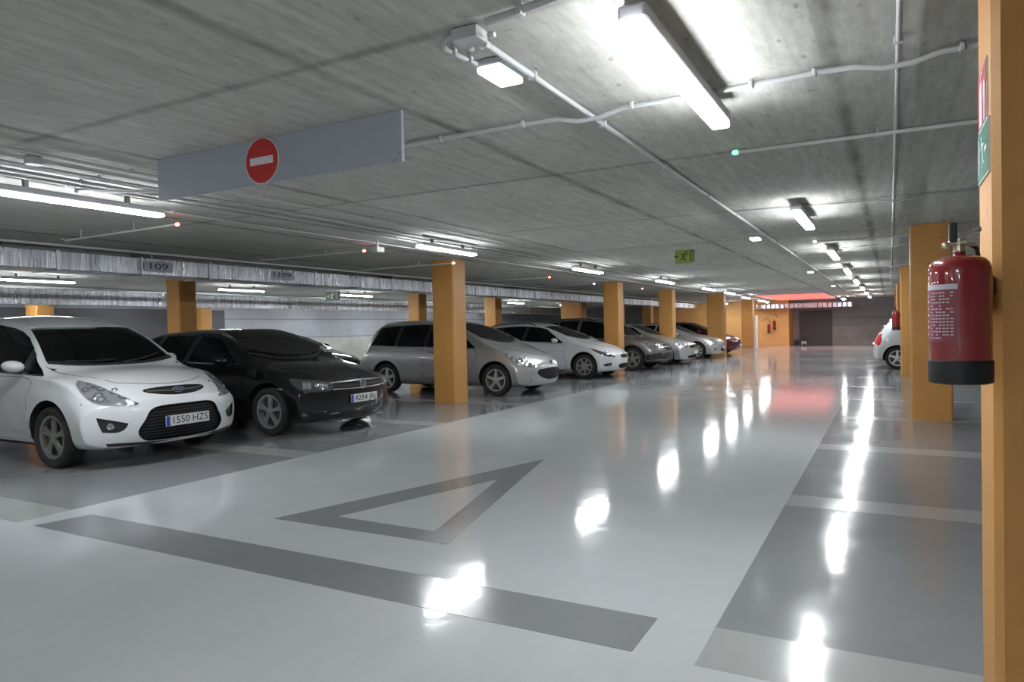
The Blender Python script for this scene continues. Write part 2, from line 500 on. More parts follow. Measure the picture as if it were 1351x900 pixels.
column(-13.6, 30.0, 1.05, .6, 'wide orange pier seen over the dark roof behind the white estate')
column(-11.2, 30.2, .5, .5, 'dim orange column just right of the wide-set column behind the crossover')
column(-10.6, 33.0, .42, .42, 'small bright orange column far back above the silver car roof')
bm = bmesh.new(); add_tube(bm, [(-6.37, 39.4, 0), (-6.37, 39.4, 1.75)], .11, 16)
add_lathe(bm, [(.13, 0), (.13, .05), (.10, .06)], 16, 'z', (-6.37, 39.4, 0))
tag(finish(bm, 'post', M['white_post'], smooth=40), 'thin white post standing beside the farthest left orange column', 'post')

# ------------------------------------------------------------------ lamps
def strip_lamp(x, y, L, zb, label, group, w=.12, h=.10, part='lamp'):
    t = thing('strip_light', label, 'light', (x, y, zb), 0, group)
    top = CEIL - zb
    bm = bmesh.new(); add_box(bm, (0, L/2, h*.62), (w*1.18, L*.99, h*.65), .012, 2)
    finish(bm, 'housing', M['lamp_body'], t)
    bm = bmesh.new(); add_box(bm, (0, L/2, h*.15), (w*1.06, L, h*.30), h*.13, 3)
    finish(bm, 'diffuser', M[part], t, smooth=40)
    for k in (.22, .78):
        bm = bmesh.new(); add_box(bm, (0, L*k, (h*.95+top)/2), (.05, .03, top-h*.95-.0005), .003, 1)
        finish(bm, 'bracket', M['pvc'], t)
    return t
RL = [(2.50, 1.57, 'nearest strip light above the right side of the aisle, large and glaring'),
      (7.64, 1.45, 'second strip light along the right side of the aisle, beyond the green-tipped stub'),
      (12.35, 1.5, 'third strip light along the right side of the aisle'),
      (16.8, 1.5, 'fourth strip light along the right side of the aisle'),
      (21.6, 1.5, 'fifth strip light along the right side of the aisle'),
      (26.5, 1.5, 'sixth strip light along the right side of the aisle'),
      (31.4, 1.5, 'seventh strip light along the right side of the aisle'),
      (36.3, 1.5, 'farthest strip light along the right side of the aisle')]
for y, L, lb in RL: strip_lamp(-.83, y, L, 2.44, lb, 'strip lights over the right side of the aisle', w=.092, h=.095)
LL = [(-5.98, 2.72, 1.50, 'nearest strip light over the left parking row, by the end of the no-entry sign'),
      (-5.52, 7.65, 1.40, 'strip light above the tall orange column by the silver estate'),
      (-5.35, 12.5, 1.40, 'third strip light over the left row, right of the tall orange column'),
      (-5.15, 17.3, 1.4, 'fourth strip light over the left row, before the crossover column'),
      (-5.13, 22.2, 1.5, 'fifth strip light over the left row'),
      (-5.2, 25.9, 1.5, 'sixth strip light over the left row'),
      (-5.6, 31.5, 1.5, 'seventh strip light over the left row'),
      (-5.75, 36.8, 1.5, 'farthest strip light over the left row, near the reddish ceiling')]
for x, y, L, lb in LL: strip_lamp(x, y, L, 2.44, lb, 'strip lights over the left parking row', w=.10, h=.085)
for y, lb in ((2.1, 'strip light in the second aisle nearest the left edge of the picture'),
              (7.1, 'strip light glowing violet white in the second aisle above the white people carrier'),
              (12.1, 'strip light in the second aisle left of the green exit sign'),
              (16.6, 'strip light in the second aisle right of the green exit sign'),
              (22.0, 'strip light in the second aisle seen right of the tall orange column'),
              (27.4, 'far strip light in the second aisle'), (33., 'farthest strip light in the second aisle')):
    strip_lamp(-14.95, y, 1.4, 2.45, lb, 'strip lights in the second aisle', w=.10, h=.085)
for y in (4.6, 8.6, 12.6, 16.6, 20.6, 24.6, 28.6, 33.6):  # row includes extra lamps added to brighten the left wall
    strip_lamp(-19.6, y, 1.4, 2.40, 'lamp behind the second silver duct, in a row with extra lamps added to brighten the far left wall', 'strip lights by the left wall', w=.10, h=.085)
# the rows of lamps carry on behind the photographer
for x in (-.86, -5.66):
    for y in (-2.9, -7.6):
        strip_lamp(x, y, 1.5, 2.44, 'strip light over the aisle behind the viewpoint on the %s' % ('right' if x > -2 else 'left') + (', nearer one' if y > -5 else ', farther one'), 'strip lights behind the viewpoint')

strip_lamp(-2.05, 38.4, 1.4, 2.44, 'farthest lamp in front of the grey end wall, by the ribbed duct', 'lamps by the end wall')
strip_lamp(-8.2, 39.6, 1.4, 2.44, 'lamp lighting the orange end wall from the left', 'lamps by the end wall')
strip_lamp(-5.9, 40.0, .6, 2.44, 'short lamp right above the orange end wall', 'lamps by the end wall')
# small emergency lamps
def small_lamp(x, y, label, wx=.13, wy=.24):
    t = thing('emergency_light', label, 'light', (x, y, 2.535), 0, 'small emergency lights')
    bm = bmesh.new(); add_box(bm, (0, 0, .047), (wx*1.02, wy*1.02, .034), .010, 2); finish(bm, 'housing', M['lamp_body'], t)
    bm = bmesh.new(); add_box(bm, (0, 0, .018), (wx, wy, .034), .013, 2); finish(bm, 'diffuser', M['lamp_small'], t, smooth=40)
    return t
small_lamp(-1.635, 2.96, 'small square emergency light beside the grey junction box')
small_lamp(-1.70, 10.6, 'small round-looking emergency light far along the left ceiling pipe')
small_lamp(-1.70, 18.6, 'tiny emergency light further along the long ceiling pipe')
small_lamp(-1.70, 26.4, 'tiniest emergency light at the far end of the long ceiling pipe')

# ------------------------------------------------------------------ conduits
def conduit(paths, label, r=.0125, m='pvc', clips=(), name='conduit', group='ceiling conduits'):
    bm = bmesh.new()
    for p in paths: add_tube(bm, p, r, 10)
    o = tag(finish(bm, name, M[m], smooth=50), label, 'pipe', group)
    for (x, y, z, ax) in clips:
        bm = bmesh.new()
        s = (.022, r*2+.016, r*2+.008) if ax == 'x' else (r*2+.016, .022, r*2+.008)
        add_box(bm, (x, y, z), s, .004, 1)
        top = CEIL
        add_box(bm, (x, y, (z+r+top-.0005)/2), (.014, .014, max(top-z-r, .004)))
        finish(bm, 'clip', M['pvc'], o)
    return o
def bez(p0, p1, p2, n=8):
    p0, p1, p2 = map(Vector, (p0, p1, p2))
    return [tuple((1-t)**2*p0+2*(1-t)*t*p1+t*t*p2) for t in [k/n for k in range(n+1)]]
Zc = CEIL-.026
# long run down the aisle
conduit([[(-1.53, 2.62, Zc), (-1.53, 40.5, Zc)]], 'long grey conduit running down the aisle ceiling from the junction box', .015,
        clips=[(-1.53, yy, Zc, 'y') for yy in (3.1, 4.05, 5.4, 6.8, 8.2, 9.8, 11.4, 13.0)])
# cross run with bumps over the two long pipes
cr = [(-4.4, 3.80, Zc), (-2.0, 3.80, Zc), (-1.72, 3.81, Zc-.003), (-1.6, 3.82, Zc-.031), (-1.46, 3.82, Zc-.032), (-1.32, 3.81, Zc-.003), (-.25, 3.80, Zc),
      (-.14, 3.80, Zc-.004), (-.02, 3.81, Zc-.030), (.10, 3.81, Zc-.030), (.22, 3.81, Zc-.002), (.9, 3.80, Zc), (4.5, 3.8, Zc)]
conduit([cr], 'grey conduit crossing the ceiling from the sign to the nearest column', .014,
        clips=[(x, 3.80, Zc, 'x') for x in (-2.55, -1.95, -1.26, -.62, -.32, .30)])
conduit([[(.045, -1.0, Zc), (.045, 36.0, Zc)]], 'straight conduit running away down the ceiling right of the strip lights', .0125,
        clips=[(.045, yy, Zc, 'y') for yy in (1.9, 3.55, 6.3, 8.1, 9.9)])
# box and its two tails
t = thing('junction_box', 'grey junction box on the ceiling where three conduits meet', 'junction box', (-1.53, 2.53, 2.53))
bm = bmesh.new(); add_box(bm, (-.018, .01, .043), (.125, .10, .052), .006, 2); finish(bm, 'case', M['pvc'], t)
for dx, dy in ((.03, .065), (-.05, .065), (.0, .065), (.09, 0)):
    bm = bmesh.new(); add_lathe(bm, [(.012, -.01), (.015, 0), (.015, .012), (.011, .02)], 10, 'y' if dy else 'x', (dx, dy, .02)); finish(bm, 'gland', M['pvc_white'], t, smooth=40)
conduit([[(-1.42, 2.46, Zc), (-1.0, 2.40, Zc)] + bez((-.98, 2.39, Zc), (-.86, 2.38, Zc), (-.86, 2.48, Zc-.05))[1:]],
        'conduit curving from the junction box to the near strip light', .016, clips=[(-1.25, 2.437, Zc, 'x')])
conduit([bez((-1.613, 2.52, Zc), (-1.70, 2.52, Zc-.005), (-1.70, 2.60, Zc-.01)) + [(-1.66, 2.78, Zc-.02)]],
        'short hooked conduit from the junction box to the small emergency light', .012, clips=[(-1.69, 2.63, Zc-.01, 'y'), (-1.67, 2.73, Zc-.015, 'y')])
for yy, lb in ((8.15, 'thin conduit crossing the ceiling at the second right strip light'), (13.1, 'thin conduit crossing the ceiling at the third right strip light'),
               (18.0, 'thin conduit crossing the ceiling at the fourth right strip light'), (23.0, 'thin conduit crossing the ceiling at the fifth right strip light'),
               (28.0, 'thin conduit crossing the ceiling at the sixth right strip light')):
    conduit([[(-1.53, yy-.12, Zc+.005), (-.3, yy, Zc+.005), (-.10, yy, Zc+.005), (0, yy, Zc-.024), (.09, yy, Zc-.024), (.2, yy, Zc+.005), (4.5, yy, Zc+.005)]], lb, .0095)
# runs above the left lamps
for x, r, lb in ((-5.02, .012, 'thin conduit nearest the aisle above the left strip lights'), (-5.42, .011, 'second conduit above the left strip lights'),
                 (-5.665, .014, 'thick conduit directly beside the left strip lights'), (-5.85, .011, 'conduit just left of the left strip lights'),
                 (-6.35, .011, 'thin conduit passing the red indicator tips')):
    conduit([[(x, -1, Zc), (x, 41 if x < -5.5 else 33.4, Zc)]], lb, r, clips=[(x, yy, Zc, 'y') for yy in (2.3, 3.3, 4.6, 6.1, 7.6, 9.2, 11.)])
conduit([[(-5.95, 3.42, Zc-.02), (-5.72, 3.45, Zc-.045), (-5.45, 3.62, Zc-.045), (-5.22, 3.95, Zc-.03)]], 'short pale conduit branching beside the near left strip light', .014, 'pvc_white')
bm = bmesh.new(); add_lathe(bm, [(.052, 0), (.056, .01), (.056, .05), (.04, .058)], 20, 'z', (-5.22, 2.72, 2.54))
tag(finish(bm, 'round_junction_box', M['pvc'], smooth=35), 'round grey junction box on the ceiling above the near left strip light', 'junction box')
conduit([[(-9.78, 1.0, 2.575), (-9.78, 41, 2.575)]], 'white pipe running along the top of the silver duct', .02, 'pvc_white')
conduit([[(-16.0, 0, 2.42), (-16.0, 41, 2.42)]], 'pale pipe across the second aisle behind the duct', .022, 'pvc_white')
conduit([[(-12.6, 0, 2.50), (-12.6, 41, 2.50)]], 'brownish pipe between the two silver ducts', .025, 'pvc')
# parking guidance stubs with lit tips
def stub(x0, x1, y, z, led, label):
    t = thing('indicator_tube', label, 'indicator light', (x0, y, z), 0, 'bay indicator tubes')
    s = 1 if x1 > x0 else -1
    bm = bmesh.new(); add_tube(bm, [(s*.02, 0, 0), (s*(abs(x1-x0)-.1), .05, 0), (s*abs(x1-x0), .06, .03)], .0125, 10); finish(bm, 'tube', M['pvc_white'], t, smooth=40)
    bm = bmesh.new(); add_lathe(bm, [(.008, -.02), (.017, -.012), (.018, .012), (.0125, .024)], 12, 'x', (0, 0, 0)); finish(bm, 'lit_tip', M[led], t, smooth=40)
    for f in (.35, .8):
        bm = bmesh.new(); add_box(bm, (s*abs(x1-x0)*f, .03, (CEIL-z)/2), (.012, .012, CEIL-z-.001)); finish(bm, 'hanger', M['pvc'], t)
stub(-.955, 1.6, 5.14, 2.55, 'led_green', 'green-tipped indicator tube just past the nearest right strip light')
stub(-.99, 1.6, 11.5, 2.55, 'led_white', 'white-tipped indicator tube behind the fire extinguisher handle')
stub(-6.58, -8.8, 4.82, 2.50, 'led_red', 'red-tipped indicator tube nearest the no-entry sign')
stub(-6.69, -8.9, 7.92, 2.50, 'led_red', 'orange-red-tipped indicator tube left of the tall orange column')
stub(-6.74, -8.9, 10.35, 2.50, 'led_white', 'white-tipped indicator tube crossing the tall orange column')
stub(-6.96, -9.0, 14.76, 2.50, 'led_red', 'red-tipped indicator tube right of the tall orange column')
stub(-7.1, -9.0, 17.9, 2.50, 'led_white', 'white-tipped indicator tube touching the crossover column')
stub(-6.9, -9.0, 21.5, 2.50, 'led_red', 'faint red-tipped indicator tube beyond the crossover column')
# hanging detector by the second left lamp
t = thing('hanging_box', 'small pale box hanging from the ceiling at the end of the left strip light', 'detector', (-6.28, 7.72, 2.44))
box_obj('case', (0, 0, .03), (.12, .16, .07), M['pvc_white'], t, .008)
box_obj('hanger', (0, 0, .11), (.02, .03, .10), M['pvc'], t)

# ------------------------------------------------------------------ ducts
def duct(x, w, z0, z1, y0, y1, seams, label):
    bm = bmesh.new(); add_box(bm, (x, (y0+y1)/2, (z0+z1)/2), (w, y1-y0, z1-z0), .006, 1)
    o = tag(finish(bm, 'ventilation_duct', M['duct']), label, 'duct')
    yy = y0+.4
    k = 0
    while yy < y1 and k < 60:
        bm = bmesh.new(); add_box(bm, (x, yy, (z0+z1)/2), (w+.04, .05 if k % 2 else .025, z1-z0+.03), .004, 1)
        finish(bm, 'flange', M['duct_seam'], o); yy += seams; k += 1
    return o
d1 = duct(-10.15, .60, 2.255, 2.50, -1, 41.0, 1.2, 'silver foil-faced duct nearest the parked cars, carrying printed numbers')
for yy in (0, 6, 12, 18, 24, 30, 36):
    box_obj('duct_hanger', (-10.15, yy+.8, 2.55), (.5, .03, .11), M['pvc'], d1)
duct(-18.3, .55, 2.14, 2.52, 2, 41.0, 1.5, 'farther silver duct above the left wall, bright where the lamps catch it')
bm = bmesh.new()
for k in range(22): add_box(bm, (-6.9+k*.24, 41.3, 2.24), (.21, .5, .26), .02, 1)
tag(finish(bm, 'ventilation_duct', M['duct']), 'short ribbed duct crossing in front of the orange far wall', 'duct')
def side_text(body, size, m, parent, x, y, z, w=None):
    Mx = Matrix.Translation((x, y, z)) @ Matrix(((0, 0, 1, 0), (1, 0, 0, 0), (0, 1, 0, 0), (0, 0, 0, 1)))
    return text_obj('number_print', body, size, m, parent, Mx, width=w)
box_obj('number_label', (-9.846, 6.82, 2.385), (.004, .58, .16), M['sign_panel'], d1)
side_text('1109', .14, M['ink'], d1, -9.841, 6.80, 2.385, .42)
box_obj('number_label', (-9.846, 9.35, 2.385), (.004, .55, .15), M['sign_panel'], d1)
side_text('1109', .12, M['ink'], d1, -9.841, 9.33, 2.40, .42)

# ------------------------------------------------------------------ signs
t = thing('no_entry_sign', 'long pale grey ceiling panel with a red no-entry roundel', 'sign', (-3.53, 3.25, 2.305))
box_obj('panel', (0, 0, .1475), (2.18, .025, .293), M['sign_panel'], t, .003)
bm = bmesh.new(); add_lathe(bm, [(.150, -.0130), (.150, -.0155)], 48, 'y', (-.03, 0, .148)); finish(bm, 'roundel_rim', M['sign_white'], t)
bm = bmesh.new(); add_lathe(bm, [(.143, -.0150), (.143, -.0185)], 48, 'y', (-.03, 0, .148)); rd = finish(bm, 'roundel', M['sign_red'], t)
box_obj('bar', (-.03, -.0195, .148), (.205, .003, .048), M['sign_white'], rd)

def running_man(bm, fy, s=1.0, mirror=1):
    """pictogram: running figure, arrow and door; fy(a, b, d) maps sign coords to 3D"""
    def quad(pts): add_prism(bm, pts, lambda a, b: fy(a*mirror*s, b*s, 0), lambda a, b: fy(a*mirror*s, b*s, .002))
    quad([(.02, .035), (.034, .048), (.02, .062), (.006, .048)])
    quad([(-.02, .03), (.012, .034), (.0, -.006), (-.022, -.006)])
    quad([(-.02, -.006), (-.002, -.006), (.014, -.05), (.0, -.055)])
    quad([(-.022, -.004), (-.008, -.01), (-.03, -.04), (-.055, -.042), (-.055, -.032), (-.034, -.03)])
    quad([(.006, .03), (.035, .012), (.045, .02), (.012, .038)])
    quad([(-.018, .032), (-.045, .022), (-.042, .012), (-.016, .022)])
    for q in ([(.07, -.06), (.082, -.06), (.082, .062), (.07, .062)], [(.07, .052), (.115, .052), (.115, .062), (.07, .062)], [(.105, -.06), (.115, -.06), (.115, .062), (.105, .062)]): quad(q)
    quad([(-.12, .006), (-.085, .006), (-.085, -.008), (-.12, -.008)]); quad([(-.085, .02), (-.062, 0), (-.085, -.022)])
def exit_sign(x, y, z, w, h, face, ink, label, hang=True):
    t = thing('exit_sign', label, 'sign', (x, y, z))
    box_obj('panel', (0, 0, 0), (w, .02, h), face, t, .002)
    bm = bmesh.new(); running_man(bm, lambda a, b, d: (a, -.0105-d, b), h/.15); finish(bm, 'pictogram', ink, t)
    for k in (-.35, .35):
        bm = bmesh.new(); add_tube(bm, [(w*k, 0, h/2-.002), (w*k, 0, CEIL-z)], .004, 6); finish(bm, 'hanger', M['pvc'], t)
exit_sign(-2.86, 11.1, 2.42, .30, .21, M['sign_lime'], M['sign_dark'], 'small yellow-green exit sign hanging over the middle of the aisle')
exit_sign(-13.2, 14.3, 2.30, .50, .25, M['sign_green'], M['sign_white'], 'green exit sign with a white running figure beyond the silver duct')

def col_sign(y, z, w, h, face, label, art):
    t = thing('wall_sign', label, 'sign', (.27, y, z))
    box_obj('panel', (-.0025, 0, 0), (.005, w, h), M['sign_white'], t)
    box_obj('field', (-.0056, 0, 0), (.0015, w*.94, h*.94), face, t)
    bm = bmesh.new(); art(bm); finish(bm, 'pictogram', M['sign_white'], t)
fx = lambda a, b, d: (-.0062-d, a, b)
def art_green(bm):
    running_man(bm, fx, .95)
def art_red(bm):
    def q(p): add_prism(bm, p, lambda a, b: fx(a, b, 0), lambda a, b: fx(a, b, .002))
    q([(-.02, -.09), (.05, -.09), (.05, .03), (.035, .05), (-.005, .05), (-.02, .03)])
    q([(.0, .055), (.02, .055), (.02, .075), (.0, .075)]); q([(-.05, .06), (.0, .07), (.0, .078), (-.05, .07)])
    q([(-.09, -.09), (-.06, -.09), (-.06, -.04), (-.05, 0), (-.06, .04), (-.09, .02)])
col_sign(2.69, 2.045, .22, .19, M['sign_red'], 'red fire equipment sign high on the nearest orange column', art_red)
col_sign(2.68, 1.865, .28, .165, M['sign_green'], 'green evacuation sign below the red sign on the nearest column', art_green)

# ------------------------------------------------------------------ extinguishers
def extinguisher(x, y, z, r, h, label, wall=.27, full=True):
    t = thing('fire_extinguisher', label, 'fire extinguisher', (x, y, z))
    bm = bmesh.new(); n = 48 if full else 20
    add_lathe(bm, [(r*.93, .02), (r, .03), (r, h*.86), (r*.985, h*.90), (r*.93, h*.94), (r*.80, h*.975), (r*.55, h*.995), (r*.25, h*1.0), (r*.2, h*1.01), (r*.2, h*1.035)], n)
    finish(bm, 'cylinder', M['ext_red'], t, smooth=50)
    bm = bmesh.new(); add_lathe(bm, [(r*.9, 0), (r*1.02, .004), (r*1.035, .02), (r*1.035, h*.18), (r*1.0, h*.185)], n); finish(bm, 'rubber_foot', M['black_rubber'], t, smooth=40)
    v = bmesh.new(); add_lathe(v, [(r*.19, 0), (r*.19, .02), (r*.13, .022), (r*.13, .04)], 16, 'z', (0, 0, h*1.03))
    add_box(v, (-.004, 0, h*1.03+.028), (.05, .02, .014), .003, 1)
    if full:
        add_lathe(v, [(.003, 0), (.011, .002), (.011, .010), (.004, .012)], 14, 'y', (-.035, -.012, h*1.03+.022))
        add_tube(v, [(.01, 0, h*1.03+.022), (.04, .0, h*1.03+.02)], .006, 8)
    finish(v, 'valve', M['brass'], t, smooth=40)
    g = bmesh.new()
    R = Matrix.Rotation(math.radians(-8), 3, 'Y')
    add_box(g, (-.016, 0, h*1.03+.056), (.022, .022, .062), .005, 2, rot=None)
    finish(g, 'carry_handle', M['black_plastic'], t)
    if full:
        bm = bmesh.new()   # curved label wrapped round the cylinder
        def wrap(a0, a1, z0, z1, rr, m=14):
            lo = []; hi = []
            for k in range(m+1):
                a = a0+(a1-a0)*k/m
                lo.append(bm.verts.new((rr*math.cos(a), rr*math.sin(a), z0))); hi.append(bm.verts.new((rr*math.cos(a), rr*math.sin(a), z1)))
            for k in range(m): bm.faces.new((lo[k], lo[k+1], hi[k+1], hi[k]))
        A0, A1 = math.radians(-186), math.radians(-98)
        wrap(A0, A1, h*.735, h*.775, r+.0012)
        lb = finish(bm, 'label_header', M['label_white'], t, smooth=60)
        bm = bmesh.new(); wrap(A0, A1, h*.33, h*.735, r+.0008); finish(bm, 'instruction_label', M['label_pink'], t, smooth=60)
        bm = bmesh.new()
        random.seed(3)
        for k in range(15):
            z1 = h*(.715-.025*k)
            c = 0
            for j in range(7):
                a = A0+(A1-A0)*(.34+.085*j)
                if random.random() < .75: wrap(a, a+.07+random.random()*.04, z1-.0035, z1, r+.0018, 2)
        for k, zz in enumerate((.70, .655, .60, .55, .50, .455, .40)):
            wrap(A0+.12, A0+.12+(.26 if k % 2 else .20), h*(zz-.02), h*zz, r+.0014, 6)
        finish(bm, 'label_print', M['label_white'], t)
        b = bmesh.new(); add_box(b, (wall-x-.008, .09, h*.72), (.016, .06, .10), .003, 1); add_box(b, (.055, .055, h*.75), (.075, .03, .05), .004, 1)
        finish(b, 'wall_bracket', M['black_plastic'], t)
        bm = bmesh.new(); add_tube(bm, [(.030, .01, h*1.03+.02), (.045, .04, h*1.03+.012), (.055, .075, h*.98), (.052, .088, h*.8), (.050, .085, h*.5)], .006, 8)
        finish(bm, 'hose', M['black_rubber'], t, smooth=60)
        bm = bmesh.new(); add_tube(bm, [(.0, 0, h*1.03+.03), (.03, -.002, h*1.03+.055), (.038, 0, h*1.03+.06)], .0022, 6)
        add_lathe(bm, [(.008, -.0015), (.011, 0), (.008, .0015), (.006, 0)], 12, 'y', (.044, 0, h*1.03+.063), closed=True)
        finish(bm, 'safety_pin', M['brass'], t, smooth=40)
    else:
        box_obj('wall_bracket', ((wall-x)/2, 0, h*.8), (abs(wall-x), .04, .05), M['black_plastic'], t)
    return t
extinguisher(.182, 2.44, 1.150, .080, .375, 'large red fire extinguisher with a black base hung on the nearest column')
extinguisher(.13, 19.05, 1.10, .085, .45, 'small distant red extinguisher on the third right column, above the pale hatchback', wall=.22, full=False)
for x, zz, lb in ((-6.05, .75, 'left of the two dark red extinguishers on the far orange wall'), (-5.75, .95, 'right of the two dark red extinguishers on the far orange wall')):
    t = extinguisher(x, 41.86, zz, .08, .5, lb, wall=x+.01, full=False)
    box_obj('hook', (0, .085, .45), (.03, .13, .03), M['black_plastic'], t)
bm = bmesh.new()
add_tube(bm, [(-6.4, 41.97, 1.45), (-6.2, 41.97, 1.62), (-6.05, 41.97, 1.5), (-5.95, 41.97, 1.3)], .015, 8)
add_tube(bm, [(-5.85, 41.97, 1.75), (-5.7, 41.97, 1.85), (-5.6, 41.97, 1.6)], .015, 8)
tag(finish(bm, 'pipe', M['trim_black'], smooth=50), 'dark curling pipe fixed above the extinguishers on the orange wall', 'pipe')
t = thing('floor_scrubber', 'small dark machine with a pale tank at the foot of the far wall', 'machine', (-4.45, 42.6, 0))
box_obj('body', (-.15, 0, .19), (.35, .4, .30), M['black_plastic'], t, .05)
box_obj('tank', (.17, -.02, .15), (.26, .36, .20), M['sign_panel'], t, .05)
for sx in (-.25, .2):
    bm = bmesh.new(); add_lathe(bm, [(.05, -.02), (.06, -.015), (.06, .015), (.05, .02)], 16, 'y', (sx, -.2, .062)); finish(bm, 'wheel', M['black_rubber'], t, smooth=40)

# ------------------------------------------------------------------ cars
def smooth_outline(pts, n=4):
    """closed Catmull-Rom through the points; a point given as (a, b, 1) stays a sharp corner"""
    out = []; N = len(pts)
    for i in range(N):
        p1, p2 = pts[i], pts[(i+1) % N]
        p0 = pts[i-1] if len(p1) < 3 else p1
        p3 = pts[(i+2) % N] if len(p2) < 3 else p2
        for k in range(n):
            t = k/n
            out.append(tuple(.5*((2*p1[j])+(-p0[j]+p2[j])*t+(2*p0[j]-5*p1[j]+4*p2[j]-p3[j])*t*t+(-p0[j]+3*p1[j]-3*p2[j]+p3[j])*t**3) for j in (0, 1)))
    return out

def clip_cells(bm, step):
    xs = [v.co.x for v in bm.verts]; ys = [v.co.y for v in bm.verts]
    for ax, lo, hi in ((0, min(xs), max(xs)), (1, min(ys), max(ys))):
        n = int((hi-lo)/step)
        for k in range(1, n+1):
            c = lo+(hi-lo)*k/(n+1)
            co = Vector((c, 0, 0)) if ax == 0 else Vector((0, c, 0))
            no = Vector((1, 0, 0)) if ax == 0 else Vector((0, 1, 0))
            bmesh.ops.bisect_plane(bm, geom=bm.verts[:]+bm.edges[:]+bm.faces[:], plane_co=co, plane_no=no, dist=1e-6)

class Body:
    def __init__(s, me):
        s.bvh = BVHTree.FromPolygons([v.co.copy() for v in me.vertices], [tuple(p.vertices) for p in me.polygons])
        s.me = me
    def hit(s, a, b, proj):
        if proj == 'top': o, d = Vector((-a, b, 4)), Vector((0, 0, -1))
        else:
            az = math.radians(proj)
            d = -Vector((math.cos(az), math.sin(az), 0)); hax = Vector((-math.sin(az), math.cos(az), 0))
            o = hax*a + Vector((0, 0, b)) - d*9
        p, n, i, t = s.bvh.ray_cast(o, d)
        if p is None: p, n, i, t = s.bvh.find_nearest(o+d*9 if proj != 'top' else Vector((-a, b, .9)))
        if n.dot(d) > 0: n = -n
        return p, n
    def patch(s, outline, proj, off=.003, th=.012, step=.07, sides=(1,), name='part', m=None, parent=None, dirn=None, bm=None, build=True, mi=0, smooth=35):
        """a curved panel following the body; outline in projected coordinates"""
        src = bmesh.new()
        src.faces.new([src.verts.new((a, b, 0)) for a, b in outline])
        clip_cells(src, step)
        src.verts.ensure_lookup_table()
        own = bm is None
        if own: bm = bmesh.new()
        hits = [s.hit(v.co.x, v.co.y, proj) for v in src.verts]
        for sd in sides:
            O, I = [], []
            for p, n in hits:
                nn = dirn if dirn is not None else n
                a = p+nn*off; b = p+nn*(off-th)
                O.append(bm.verts.new((a.x, a.y*sd, a.z))); I.append(bm.verts.new((b.x, b.y*sd, b.z)))
            for f in src.faces:
                ids = [v.index for v in f.verts]
                f1 = bm.faces.new([O[i] for i in ids]); f2 = bm.faces.new([I[i] for i in reversed(ids)])
                f1.material_index = f2.material_index = mi
            for e in src.edges:
                if len(e.link_faces) == 1:
                    i, j = e.verts[0].index, e.verts[1].index
                    f3 = bm.faces.new((O[i], O[j], I[j], I[i])); f3.material_index = mi
        src.free()
        if own: return finish(bm, name, m, parent, smooth=smooth)

def strip_outline(pts, w):
    L, R = [], []
    for i, p in enumerate(pts):
        a = pts[max(i-1, 0)]; b = pts[min(i+1, len(pts)-1)]
        dx, dy = b[0]-a[0], b[1]-a[1]; l = math.hypot(dx, dy) or 1
        L.append((p[0]-dy/l*w/2, p[1]+dx/l*w/2)); R.append((p[0]+dy/l*w/2, p[1]-dx/l*w/2))
    return L+R[::-1]

def crown_at(c, x):
    return interp([(0, c.get('crown', .05)*.9), (.95, c.get('crown', .05)*.8), (1.2, .022), (1.6, .028), (2.2, c.get('crown', .05)), (9, c.get('crown', .05))], x)

